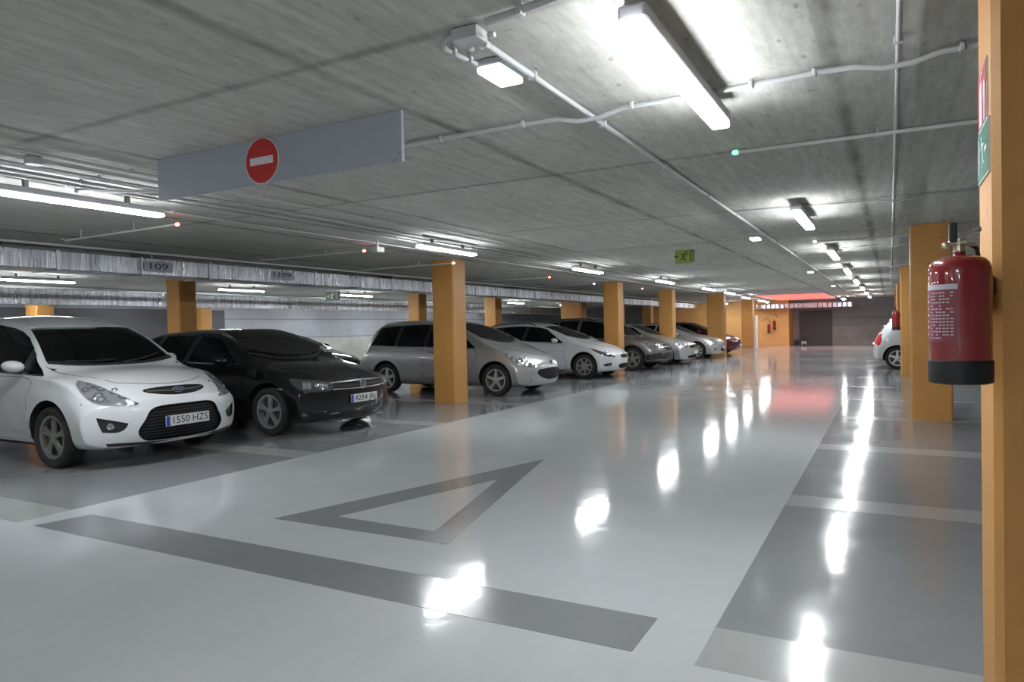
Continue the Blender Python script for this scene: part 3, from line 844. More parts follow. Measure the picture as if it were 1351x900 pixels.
def body_mesh(c, inset=0.0, srange=None, zfloor=None):
    L, hw = c['L'], c['W']/2
    st = [0, .03, .08, .15, .24, .35, .48, .62, .76, .9, 1.02, 1.14, 1.26, 1.4, 1.55, 1.7, 1.85, 2.0, 2.2, 2.4, 2.6, 2.8, 3.0, 3.2, 3.4, 3.6, 3.78]
    st = [q for q in st if q < L-.55]+[L-.52, L-.42, L-.32, L-.22, L-.14, L-.08, L-.03, L]
    if srange: st = [srange[0]+(srange[1]-srange[0])*k/16 for k in range(17)]
    K = 5
    top, belt, rail = c['top'], c['belt'], c['rail']
    fr = (0, .13, .30, .48, .66, .82, .93, 1.0)
    yw = (.90, .965, .985, 1.0, 1.0, .985, .965, None)
    rings = []
    for x in st:
        zt = interp(top, x); zb = min(interp(belt, x), zt-.015); wr = interp(rail, x)
        wb = interp(c['beltw'], x)
        zr = zt-crown_at(c, x)
        zr = max(zr, zb+.006)
        z0 = interp(c['low'], x)
        P = []
        for f_, y_ in zip(fr, yw):
            z = z0+(zb-z0)*f_
            y = hw*y_ if y_ else wb
            if f_ > .9 and y_: y = wb+(hw*y_-wb)*.55
            # wheel arch swelling
            for wx in (c['fo'], c['fo']+c['wb']):
                d = math.hypot(x-wx, z-c['R'])
                y += .014*math.exp(-((d-c['R']-.06)/.05)**2) if z > .2 and f_ < .9 else 0
            P.append([y, z])
        # glass / hood shoulder
        for t in (.33, .66, 1.0):
            P.append([wb+(wr-wb)*t+.018*math.sin(PI*t)*(1 if x > 1.2 else .3), zb+(zr-zb)*(t if x > 1.0 else math.sin(t*PI/2))])
        if inset:
            P = [[y-inset, z] for y, z in P]
            P[-1][1] -= inset; zt -= inset
        wr_ = P[-1][0]; zr_ = P[-1][1]
        if zfloor is not None:
            for q in P: q[1] = max(q[1], zfloor+.001*P.index(q))
            zt = max(zt, zfloor+.03); zr_ = P[-1][1]
        side = P
        tp = []
        for k in range(1, 2*K):
            y = wr_*(1-k/K); tp.append([y, zt-(zt-zr_)*abs(y/wr_)**2.2])
        bt = []
        for k in range(1, 2*K):
            y = -side[0][0]*(1-k/K); bt.append([y, side[0][1]-(.02 if inset == 0 else 0)])
        ring = [(y, z) for y, z in side]+tp+[(-y, z) for y, z in side[::-1]]+[(y, z) for y, z in bt]
        rings.append((x, ring))
    bm = bmesh.new()
    V = [[bm.verts.new((-x, y, z)) for y, z in r] for x, r in rings]
    n = len(V[0])
    for a, b in zip(V, V[1:]):
        for k in range(n): bm.faces.new((a[k], a[(k+1) % n], b[(k+1) % n], b[k]))
    Ms = len(side); T = 2*K
    def cap(R):
        # grid between +y side (R[0..Ms-1]) and -y side
        left = R[:Ms]; right = [R[Ms+T-1+Ms-1-j] for j in range(Ms)]
        topr = [left[-1]]+R[Ms:Ms+T-1]+[right[-1]]
        bot = [left[0]]+list(reversed(R[Ms+T-1+Ms:]))+[right[0]]
        g = []
        for j in range(Ms):
            if j == 0: g.append(bot); continue
            if j == Ms-1: g.append(topr); continue
            row = [left[j]]
            for k in range(1, T):
                t = k/T; v = j/(Ms-1)
                pL, pR = left[j].co, right[j].co
                B, Tt = bot[k].co, topr[k].co
                lin = pL.lerp(pR, t); ver = B.lerp(Tt, v)
                bil = (left[0].co.lerp(right[0].co, t)).lerp(left[-1].co.lerp(right[-1].co, t), v)
                p = lin+ver-bil
                row.append(bm.verts.new(p))
            row.append(right[j]); g.append(row)
        for j in range(Ms-1):
            for k in range(T):
                bm.faces.new((g[j][k], g[j][k+1], g[j+1][k+1], g[j+1][k]))
    cap(V[0]); cap(V[-1])
    # plan sweep and fascia profile at nose and tail
    for v in bm.verts:
        s_ = -v.co.x; yy = abs(v.co.y)/hw; z = v.co.z
        if s_ < 1.15:
            wgt = (1-s_/1.15)**1.7
            v.co.x -= wgt*(interp(c['nose'], z)+c.get('sweep', .30)*yy**c.get('sweepp', 2.6))
        if s_ > L-.8:
            wgt = ((s_-(L-.8))/.8)**1.7
            v.co.x += wgt*(interp(c['tail'], z)+.14*yy**2.6)
    bmesh.ops.recalc_face_normals(bm, faces=bm.faces)
    me = bpy.data.meshes.new('body'); bm.to_mesh(me); bm.free()
    return me

def evaluated(o):
    bpy.context.view_layer.update()
    dg = bpy.context.evaluated_depsgraph_get()
    return bpy.data.meshes.new_from_object(o.evaluated_get(dg))

def volume(me):
    b = bmesh.new(); b.from_mesh(me); v = b.calc_volume(); b.free(); return v

def cut(o, cutters):
    v0 = volume(o.data)
    for cu in cutters:
        vc = abs(volume(cu.data))
        for own in (False, True):
            md = o.modifiers.new('b', 'BOOLEAN'); md.operation = 'DIFFERENCE'; md.solver = 'EXACT'; md.object = cu; md.use_self = own
            me = evaluated(o); o.modifiers.clear()
            v1 = volume(me)
            if -.002 < v0-v1 < vc*1.15+.005:
                o.data = me; v0 = v1; break
        else:
            print('CUT FAILED', cu.dimensions[:], v0, v1, vc)
        bpy.data.objects.remove(cu)

def wheel(parent, x, y, R, wdt, sd, style, rimmat):
    """tyre = the wheel itself; rim, disc as sub-parts. outer face towards sd*y"""
    rr = R*.70; hw = wdt/2
    bm = bmesh.new()
    pr = [(rr, -hw*.75), (rr+.012, -hw*.88), (R*.86, -hw), (R*.955, -hw*.93), (R*.99, -hw*.74), (R, -hw*.5), (R, -.018), (R-.007, -.014), (R-.007, -.008), (R, -.004), (R, .004), (R-.007, .008), (R-.007, .014), (R, .018),
          (R, hw*.5), (R*.99, hw*.74), (R*.955, hw*.93), (R*.86, hw), (rr+.012, hw*.88), (rr, hw*.75)]
    add_lathe(bm, pr, 40, 'y', closed=True)
    w = finish(bm, 'wheel', M['tyre'], parent, smooth=40); w.location = (x, y, R)
    bm = bmesh.new(); f = sd
    add_lathe(bm, [(rr+.003, -hw*.8), (rr+.003, hw*.8), (rr-.012, hw*.86*1), (rr-.016, hw*.6), (rr-.022, -hw*.78)], 40, 'y', closed=True)
    yo = f*hw*.62
    n, dbl = style
    for k in range(n):
        a0 = 2*PI*k/n+.3
        for da in ((-.15, .15) if dbl else (0,)):
            a = a0+da
            r0, r1 = R*.11, rr-.008
            w0, w1 = (.017, .012) if dbl else (.030, .020)
            ca, sa = math.cos(a0), math.sin(a0); cb, sb = math.cos(a), math.sin(a)
            q = []
            for r_, ww, dep, c_, s_ in ((r0, w0, .012, ca, sa), (rr*.55, w0*.8, .008, (ca+cb)/2, (sa+sb)/2), (r1, w1, -.004, cb, sb)):
                for t_ in (-1, 1):
                    q.append([(r_*c_-s_*ww*t_, yo+f*dep, r_*s_+c_*ww*t_), (r_*c_-s_*ww*t_*1.25, yo-f*.022, r_*s_+c_*ww*t_*1.25)])
            vv = [[bm.verts.new(p) for p in pr_] for pr_ in q]
            for i in (0, 2):
                a_, b_, c2, d_ = vv[i], vv[i+1], vv[i+3], vv[i+2]
                bm.faces.new((a_[0], b_[0], c2[0], d_[0])); bm.faces.new((a_[1], d_[1], c2[1], b_[1]))
                bm.faces.new((a_[0], d_[0], d_[1], a_[1])); bm.faces.new((b_[0], b_[1], c2[1], c2[0]))
            bm.faces.new((vv[0][0], vv[0][1], vv[1][1], vv[1][0])); bm.faces.new((vv[4][0], vv[5][0], vv[5][1], vv[4][1]))
    add_lathe(bm, [(.001, yo+f*.016), (R*.09, yo+f*.014), (R*.13, yo+f*.006), (R*.14, yo-f*.02), (.001, yo-f*.02)], 24, 'y')
    for k in range(5):
        a = 2*PI*k/5+.9
        add_lathe(bm, [(.009, yo), (.009, yo+f*.013)], 8, 'y', (R*.19*math.cos(a)*.9, 0, R*.19*math.sin(a)*.9))
    finish(bm, 'rim', rimmat, w, smooth=30)
    bm = bmesh.new(); add_lathe(bm, [(rr*.72, -.006), (rr*.72, .006)], 32, 'y', (0, yo-f*.05, 0)); add_lathe(bm, [(rr*.97, -.004), (rr*.97, .004)], 32, 'y', (0, yo-f*.075, 0))
    add_box(bm, (rr*.55, yo-f*.04, .03), (.07, .05, .13), .01, 1)
    finish(bm, 'brake_disc', M['brake'], w)
    return w

def make_car(c):
    hw = c['W']/2; L = c['L']; PT = c['paint']; detail = c.get('detail', 2)
    root = thing('car', c['label'], 'car', c['loc'], 0, None)
    me0 = body_mesh(c)
    o = bpy.data.objects.new('body', me0); link(o)
    md = o.modifiers.new('s', 'SUBSURF'); md.levels = c.get('sub', 1); md.render_levels = md.levels
    me = evaluated(o); o.modifiers.clear(); o.data = me
    me.materials.append(PT); me.materials.append(M['well'])
    B = Body(me.copy())
    two = (1, -1)
    # --- window outlines
    x1, x2, x3 = c['win'][0], c['win'][1], c['win'][2]     # front corner, front of top line, end
    zbf = lambda s_: interp(c['belt'], s_)
    def side_win(a0, a1, b1, b0, up=.045, lo=.018):
        """a0 bottom front, a1 top front, b1 top rear, b0 bottom rear (s values)"""
        def ztop(s_): return interp(c['top'], s_)-crown_at(c, s_)-up
        bot = [(a0+(b0-a0)*k/6, zbf(a0+(b0-a0)*k/6)+lo) for k in range(7)]
        tp = [(b1+(a1-b1)*k/6, ztop(b1+(a1-b1)*k/6)) for k in range(7)]
        return bot+tp
    wins = [side_win(*w_) for w_ in c['sidewin']]
    cutters = []
    def cutter(fn):
        bm = bmesh.new(); fn(bm)
        bmesh.ops.recalc_face_normals(bm, faces=bm.faces)
        m_ = bpy.data.meshes.new('cutter'); bm.to_mesh(m_); bm.free()
        m_.materials.append(PT); m_.materials.append(M['well'])
        cutters.append(link(bpy.data.objects.new('cutter', m_)))
    # wheel arches
    def arches(sd, wx):
        def fn(bm):
            Rr = c['R']+.055
            pts = [(wx+Rr*math.cos(t), c['R']+.01+Rr*math.sin(t)) for t in [2*PI*k/40 for k in range(40)]]
            add_prism(bm, pts, lambda a, b: (-a, sd*(hw-.30), b), lambda a, b: (-a, sd*(hw+.3), b), mi=1)
        return fn
    for sd in two:
        for wx in (c['fo'], c['fo']+c['wb']): cutter(arches(sd, wx))
    ws = c['ws']   # windscreen: s at base centre, s at top, corner sweep
    wr = lambda s_: interp(c['rail'], s_)
    def screen(mrg=0.0, top=0.0):
        b0, b1 = ws[0]+mrg, ws[1]-mrg
        bw = wr(ws[0]+ws[2])-ws[3]-mrg; tw = wr(b1)-.05-mrg
        bot = [(b0+ws[2]*abs(k/5)**2.2, bw*k/5) for k in range(-5, 6)]
        tp = [(b1+.07*abs(k/5)**2, tw*k/5) for k in range(5, -6, -1)]
        return bot+tp
    rw = c['rw']   # rear window (y,z) outline projected from behind
    # every car with an interior: hollow cabin, window holes
    if detail > 0:
        cav = body_mesh(c, .055, (ws[0]+.12, c['cabend']), .52)
        cob = bpy.data.objects.new('cutter', cav); cav.materials.append(PT); cav.materials.append(M['well'])
        for p in cav.polygons: p.material_index = 1
        link(cob); cutters.append(cob)
        for w_ in wins:
            cutter(lambda bm: B.patch(w_, 90, .06, .22, .12, two, bm=bm, dirn=Vector((0, 1, 0)), mi=0))
        cutter(lambda bm: B.patch(screen(), 'top', .05, .17, .12, bm=bm, dirn=Vector((.45, 0, .89))))
        if rw: cutter(lambda bm: B.patch(rw, 180, .06, .22, .12, bm=bm, dirn=Vector((-1, 0, 0))))
    for (ol, az, dep) in c.get('pockets', ()):
        cutter(lambda bm: B.patch(smooth_outline(ol), az, .05, .05+dep, .08, two if az not in (0, 180) else (1,), bm=bm, dirn=Vector((math.cos(math.radians(az)), math.sin(math.radians(az)), 0)), mi=1))
    cut(o, cutters)
    o.data.name = 'body'
    o.data.shade_smooth(); o.data.set_sharp_from_angle(angle=math.radians(32))
    o.parent = root
    # --- glazing
    for i, w_ in enumerate(wins):
        gm = M['glass_green'] if c.get('greenwin') == i else M['glass_dark']
        for sd in two:
            ob = B.patch(w_, 90, -.006, .005, .10, (sd,), 'side_window', gm, root)
        # black surround
    if detail > 0:
        B.patch(screen(.004), 'top', -.008, .005, .10, (1,), 'windscreen', M['glass_clear'], root)
        if rw: B.patch(rw, 180, -.008, .005, .10, (1,), 'rear_window', M['glass_dark'], root)
    # black line round the side glass
    allw = c.get('trimline', True)
    if detail > 1 and allw:
        for w_ in wins:
            for sd in two: B.patch(strip_outline(w_[:7], .014), 90, .004, .008, .2, (sd,), 'window_trim', M['trim_black'], root)
        for wa, wb_ in zip(wins, wins[1:]):
            q = [wa[6], wb_[0], wb_[-1], wa[7]]
            q = [(q[0][0]-.01, q[0][1]), (q[1][0]+.01, q[1][1]), (q[2][0]+.01, q[2][1]), (q[3][0]-.01, q[3][1])]
            for sd in two: B.patch(q, 90, .006, .012, .05, (sd,), 'pillar_trim', M['trim_black'], root)
        # cowl panel below the screen
        cw = [(p[0]-.045, p[1]) for p in screen()[:11]]+[(p[0]+.004, p[1]) for p in screen()[10::-1]]
        B.patch(cw, 'top', .004, .012, .1, (1,), 'cowl', M['trim_black'], root)
        for k, (y0, y1) in enumerate(((.05, .58), (-.55, .0))):
            pts = []
            for j in range(7):
                t_ = j/6; p, n_ = B.hit(ws[0]+.0+.06*t_+ws[2]*(abs(y0+(y1-y0)*t_)/.7)**2, y0+(y1-y0)*t_, 'top'); pts.append(p+n_*.012)
            bm = bmesh.new(); add_tube(bm, pts, [.011]*2+[.007]*5, 6); finish(bm, 'wiper', M['trim_black'], root)
    # --- doors
    for (outl, hx) in c.get('doors', ()):
        for sd in two:
            d = B.patch(smooth_outline(outl, 4), 90, .0035, .012, .08, (sd,), 'door', PT, root)
            B.patch(strip_outline(smooth_outline(outl, 4)+[smooth_outline(outl, 4)[0]], .012), 90, .0012, .008, .2, (sd,), 'door_seam', M['well'], d)
            p, n_ = B.hit(hx, interp(c['belt'], hx)-.09, 90)
            bm = bmesh.new(); add_tube(bm, [(p.x+.10, sd*(p.y-.005), p.z), (p.x+.08, sd*(p.y+.028), p.z), (p.x-.08, sd*(p.y+.028), p.z+.008), (p.x-.10, sd*(p.y-.005), p.z+.008)], .012, 8)
            finish(bm, 'door_handle', c.get('handle', PT), d, smooth=50)
    if c.get('hood'):
        hp = c['hood']  # s_front centre, half width front, sweep, half width back
        f0, f1 = [], []
        for k in range(-5, 6): f0.append((hp[0]+hp[2]*abs(k/5)**2.2, hp[1]*k/5))
        for k in range(5, -6, -1): f1.append((ws[0]-.055+ws[2]*abs(k/5)**2.2*.9, hp[3]*k/5))
        ol = f0+[(f0[-1][0]*.5+f1[0][0]*.5, (hp[1]+hp[3])/2+.02)]+f1+[(f0[0][0]*.5+f1[-1][0]*.5, -(hp[1]+hp[3])/2-.02)]
        b = B.patch(ol, 'top', .004, .012, .08, (1,), 'bonnet', PT, root)
        B.patch(strip_outline(ol+[ol[0]], .012), 'top', .0012, .008, .15, (1,), 'bonnet_seam', M['well'], b)
    # --- front and side furniture given as patches
    for it in c.get('patches', ()):
        nm, ol, az, off, mt, sides = it[:6]
        ol = smooth_outline(ol) if it[6] else ol
        for sd in sides:
            p_ = B.patch(ol, az, off, it[7] if len(it) > 7 else .012, .05, (sd,), nm, mt, root)
            if nm == 'headlight' and detail > 1:
                xs = [q[0] for q in ol]; zs = [q[1] for q in ol]; cx, cz = sum(xs)/len(xs), sum(zs)/len(zs)
                for k, (dx, rr_) in enumerate(((-.09, .044), (.05, .040), (.16, .030))):
                    bm = bmesh.new()
                    p, n_ = B.hit(cx+dx*c.get('hlk', 1), cz+c.get('hlz', 0)*dx, az)
                    r_ = bmesh.ops.create_uvsphere(bm, u_segments=16, v_segments=8, radius=rr_)
                    q = Vector((p.x, p.y*sd, p.z))+Vector((n_.x, n_.y*sd, n_.z))*(off-.034)
                    bmesh.ops.translate(bm, verts=r_['verts'], vec=q)
                    finish(bm, 'bulb_reflector', M['chrome'], p_, smooth=60)

    # --- plate
    if c.get('plate'):
        z, txt, off = c['plate']
        p, n_ = B.hit(0, z, 0)
        px = p.x+off
        pl = box_obj('number_plate', (px, 0, z), (.012, .52, .11), M['plate'], root, .003)
        box_obj('country_band', (px+.0065, -.238, z), (.002, .042, .104), M['plate_blue'], pl)
        Mx = Matrix.Translation((px+.0066, .022, z)) @ Matrix(((0, 0, 1, 0), (1, 0, 0, 0), (0, 1, 0, 0), (0, 0, 0, 1)))
        if txt: text_obj('plate_lettering', txt, .105, M['ink'], pl, Mx, width=.42)
    if c.get('badge') and detail > 0:
        kind, z, sz, off = c['badge']
        p, n_ = B.hit(0, z, 0); px = p.x+off
        bm = bmesh.new()
        Mx = lambda a, b, d=0: (px+d, a, z+b)
        el = 2.3 if kind in ('oval', 'oval_bar') else 1.0
        ring = [(sz*el*math.cos(t)/(1 if el > 1 else 1), sz*math.sin(t)) for t in [2*PI*k/32 for k in range(32)]]
        vo = [[bm.verts.new(Mx(a*s_, b*s_, d)) for a, b in ring] for s_, d in ((1, -.02), (1, .004), (.84, .004), (.84, -.02))]
        for q in range(3):
            for k in range(32): bm.faces.new((vo[q][k], vo[q][(k+1) % 32], vo[q+1][(k+1) % 32], vo[q+1][k]))
        def bar(pts): add_prism(bm, pts, lambda a, b: Mx(a*sz, b*sz, -.002), lambda a, b: Mx(a*sz, b*sz, .005))
        if kind == 'ring':
            for sg in (1, -1):
                bar([(sg*.42, .74), (sg*.56, .70), (sg*.12, -.02), (sg*-.02, .02)])
                bar([(sg*.80, .42), (sg*.86, .22), (sg*.42, -.76), (sg*.26, -.76)])
                bar([(sg*.42, -.76), (sg*.26, -.76), (sg*-.02, -.22), (sg*.06, -.06)])
        elif kind == 'oval':
            bar([(-1.4, -.25), (-.9, .35), (-.6, .3), (-1.1, -.3)]); bar([(-.5, -.1), (1.3, .05), (1.3, .2), (-.5, .1)]); bar([(-1.2, .3), (-.4, .45), (-.4, .3), (-1.2, .15)])
        elif kind == 'oval_bar':
            for a in (-1.2, -.1, .9): bar([(a, -.35), (a+.3, -.35), (a+.3, .35), (a, .35)])
        elif kind == 'shield':
            bar([(-.2, -.6), (.3, -.6), (.1, -.1), (.5, .2), (.2, .6), (-.3, .6), (-.1, .2), (-.5, 0)])
        finish(bm, 'badge', M['chrome'], root, smooth=30)
        bm = bmesh.new(); add_prism(bm, ring, lambda a, b: Mx(a*.9, b*.9, -.02), lambda a, b: Mx(a*.9, b*.9, -.001)); finish(bm, 'badge_field', M['plate_blue'] if kind == 'oval' else M['trim_black'], root)
    # --- mirrors
    if c.get('mirror'):
        ms, mz = c['mirror']
        for sd in two:
            p, n_ = B.hit(ms, mz, 90); y0 = p.y
            bm = bmesh.new()
            r_ = bmesh.ops.create_uvsphere(bm, u_segments=20, v_segments=12, radius=1)
            for v in r_['verts']:
                x, y, z = v.co
                if x < -.25: x = -.25+ (x+.25)*.15
                if c.get('folded') and sd > 0: v.co = Vector((y*.10-.14, x*.05-.075, z*.066)); continue
                v.co = Vector((x*.10+.0, sd*(y*.105), z*(.062)+.01*y))
            bmesh.ops.translate(bm, verts=bm.verts, vec=(-ms+.02, sd*(y0+.145), mz+.045))
            mo = finish(bm, 'door_mirror', c.get('mirrormat', PT), root, smooth=60)
            bm = bmesh.new(); add_tube(bm, [(-ms, sd*(y0-.02), mz-.01), (-ms+.01, sd*(y0+.06), mz+.01)], .018, 8); finish(bm, 'mirror_arm', M['trim_black'], mo, smooth=40)
    # --- roof rails
    if c.get('rails'):
        a, b = c['rails']
        for sd in two:
            pts = []
            for k in range(9):
                s_ = a+(b-a)*k/8; p, n_ = B.hit(s_, wr(s_)-.04, 'top')
                pts.append((p.x, sd*p.y, p.z+.045*math.sin(min(1, min(k, 8-k)/1.5)*PI/2)-(.01 if k in (0, 8) else 0)))
            bm = bmesh.new(); add_tube(bm, pts, .013, 8); finish(bm, 'roof_rail', c.get('railmat', M['trim_black']), root, smooth=50)
    # --- wheels
    for wx in (c['fo'], c['fo']+c['wb']):
        for sd in two:
            wheel(root, -wx, sd*(hw-.115), c['R'], .205, sd, c['spokes'], c.get('rimmat', M['alloy']))
    # --- underbody
    bm = bmesh.new(); add_box(bm, (-L/2, 0, .245), (L-.9, c['W']-.50, .12), .03, 1)
    finish(bm, 'underbody', M['well'], root)
    # --- interior
    if detail > 0:
        fl = .52
        for sx, sy, ww in ((ws[1]+.42, .36, .5), (ws[1]+.42, -.36, .5), (ws[1]+1.32, 0, 1.25)):
            if sx+.3 > c['cabend']: continue
            bm = bmesh.new()
            add_box(bm, (-sx+.05, sy, fl+.05), (.5, ww, .10), .03, 2)
            R_ = Matrix.Rotation(math.radians(-14), 3, 'Y')
            add_box(bm, (-sx-.24, sy, fl+.30), (.10, ww*.92, .52), .035, 2, rot=None)
            hs = (0,) if ww < 1 else (-.4, .4)
            for h_ in hs: add_box(bm, (-sx-.26, sy+h_, min(fl+.66, interp(c['top'], sx)-.2)), (.08, .25, .15), .03, 2)
            finish(bm, 'seat', M['seat'], root, smooth=40)
        dz = interp(c['belt'], ws[0]+.3)-.06
        wd = interp(c['beltw'], ws[0]+.4)-.10
        box_obj('dashboard', (-(ws[0]+.40), 0, (dz+.56)/2), (.34, wd*2, dz-.56), M['dash'], root, .03)
        bm = bmesh.new()
        ctr = Vector((-(ws[0]+.72), .36, dz+.0)); ax = Vector((-.9, 0, .42)).normalized(); ux = Vector((0, 1, 0)); uy = ax.cross(ux)
        pts = [ctr+(ux*math.cos(t)+uy*math.sin(t))*.18 for t in [2*PI*k/24 for k in range(25)]]
        add_tube(bm, pts, .014, 6, cap=False); add_tube(bm, [ctr-ux*.17, ctr+ux*.17], .018, 6); add_tube(bm, [ctr, ctr-ax*.3], .02, 6)
        finish(bm, 'steering_wheel', M['dash'], root, smooth=50)
    if c.get('extra'): c['extra'](root, B, c)
    return root

CARS = []
# ---- white compact people carrier (nearest)
cmax = dict(sub=2, L=4.38, W=1.83, fo=.93, wb=2.65, R=.318, paint=M['p_white'], spokes=(5, True), rimmat=M['alloy_dark'], loc=(-6.61, 4.90, 0),
  label='white people carrier parked nearest at the left edge, plate reading 1550',
  top=[(0, .70), (.06, .76), (.16, .82), (.35, .885), (.6, .945), (.85, .975), (1.05, .992), (1.17, 1.02), (1.3, 1.125), (1.5, 1.29), (1.75, 1.445), (2.05, 1.55), (2.6, 1.61), (3.2, 1.61), (3.7, 1.565), (4.0, 1.48), (4.2, 1.22), (4.33, .98), (4.38, .86)],
  belt=[(0, .62), (.12, .70), (.35, .80), (.6, .865), (.9, .91), (1.15, .925), (2.0, .955), (3.0, 1.01), (3.8, 1.06), (4.2, .98), (4.38, .80)],
  rail=[(0, .62), (.2, .68), (.6, .71), (1.0, .765), (1.17, .77), (1.5, .70), (1.85, .625), (2.6, .60), (3.4, .59), (3.9, .57), (4.2, .60), (4.38, .62)],
  beltw=[(0, .80), (.3, .86), (.8, .885), (1.2, .875), (2.2, .865), (3.4, .85), (4.0, .81), (4.38, .74)],
  low=[(0, .24), (.3, .20), (.8, .19), (3.6, .20), (4.1, .24), (4.38, .30)], nose=[(.2, .07), (.32, .015), (.45, 0), (.58, .01), (.68, .05), (.8, .12), (1.0, .15)], sweep=.36,
  tail=[(.2, .06), (.4, 0), (.7, .02), (1.0, .08), (1.3, .1)], win=(1.2, 1.9, 4.0), ws=(1.17, 1.80, .12, .03), cabend=4.0, crown=.06,
  sidewin=[(1.12, 1.34, 1.42, 1.41, .05, .02), (1.48, 1.50, 2.60, 2.70, .045, .018), (2.78, 2.72, 3.36, 3.50, .045, .018), (3.57, 3.44, 3.78, 3.98, .05, .03)],
  rw=[(-.55, 1.12), (.55, 1.12), (.50, 1.42), (-.50, 1.42)], mirror=(1.42, 1.00), folded=True, hood=(.26, .50, .20, .76),
  doors=[([(1.33, .905), (1.34, .70), (1.33, .50), (1.34, .29), (2.0, .27), (2.70, .27), (2.75, .60), (2.74, .95), (2.1, .93)], 2.55),
         ([(2.80, .96), (2.81, .55), (2.77, .27), (3.0, .27), (3.20, .50), (3.42, .70), (3.55, .85), (3.58, 1.0), (3.2, .98)], 3.4)],
  pockets=[([(-.43, .27), (-.30, .255), (0, .25), (.30, .255), (.43, .27), (.50, .36), (.44, .48), (.34, .60), (0, .615), (-.34, .60), (-.44, .48), (-.50, .36)], 0, .045),
           ([(-.34, .745), (-.18, .715), (0, .705), (.18, .715), (.34, .745), (.345, .775), (.2, .79), (0, .795), (-.2, .79), (-.345, .775)], 0, .03),
           ([(.52, .46, 1), (.66, .50), (.80, .535, 1), (.78, .46), (.75, .385, 1), (.63, .375), (.56, .40)], 40, .04)],
  patches=[('lower_grille', [(-.43, .27), (-.30, .255), (0, .25), (.30, .255), (.43, .27), (.50, .36), (.44, .48), (.34, .60), (0, .615), (-.34, .60), (-.44, .48), (-.50, .36)], 0, -.025, M['grille'], (1,), True),
           ('upper_grille', [(-.34, .745), (-.18, .715), (0, .705), (.18, .715), (.34, .745), (.345, .775), (.2, .79), (0, .795), (-.2, .79), (-.345, .775)], 0, -.014, M['grille'], (1,), True),
           ('grille_bar', [(-.33, .752), (0, .740), (.33, .752), (.33, .764), (0, .753), (-.33, .764)], 0, .004, M['chrome'], (1,), False, .02),
           ('headlight', [(.39, .64), (.46, .69), (.62, .76), (.80, .835), (.98, .885), (1.0, .87), (.93, .79), (.82, .705), (.70, .655), (.56, .64)], 50, .006, M['headlight'], (1, -1), True),
           ('fog_light_surround', [(.52, .46, 1), (.66, .50), (.80, .535, 1), (.78, .46), (.75, .385, 1), (.63, .375), (.56, .40)], 40, -.022, M['trim_black'], (1, -1), True),
           ('fog_light', [(.68+.035*math.cos(t), .44+.035*math.sin(t)) for t in [2*PI*k/12 for k in range(12)]], 40, -.012, M['headlight'], (1, -1), False),
           ('bumper_skirt', [(-.72, .235), (0, .205), (.72, .235), (.74, .27), (0, .235), (-.74, .27)], 0, .002, M['trim_black'], (1,), False),
           ('sill_trim', [(1.35, .205), (3.1, .205), (3.1, .235), (1.35, .235)], 90, .004, M['trim_black'], (1, -1), False)],
  plate=(.445, '1550 HZS', .012), badge=('oval', .757, .030, .018), hlk=1.0, hlz=-.5)
CARS.append(cmax)

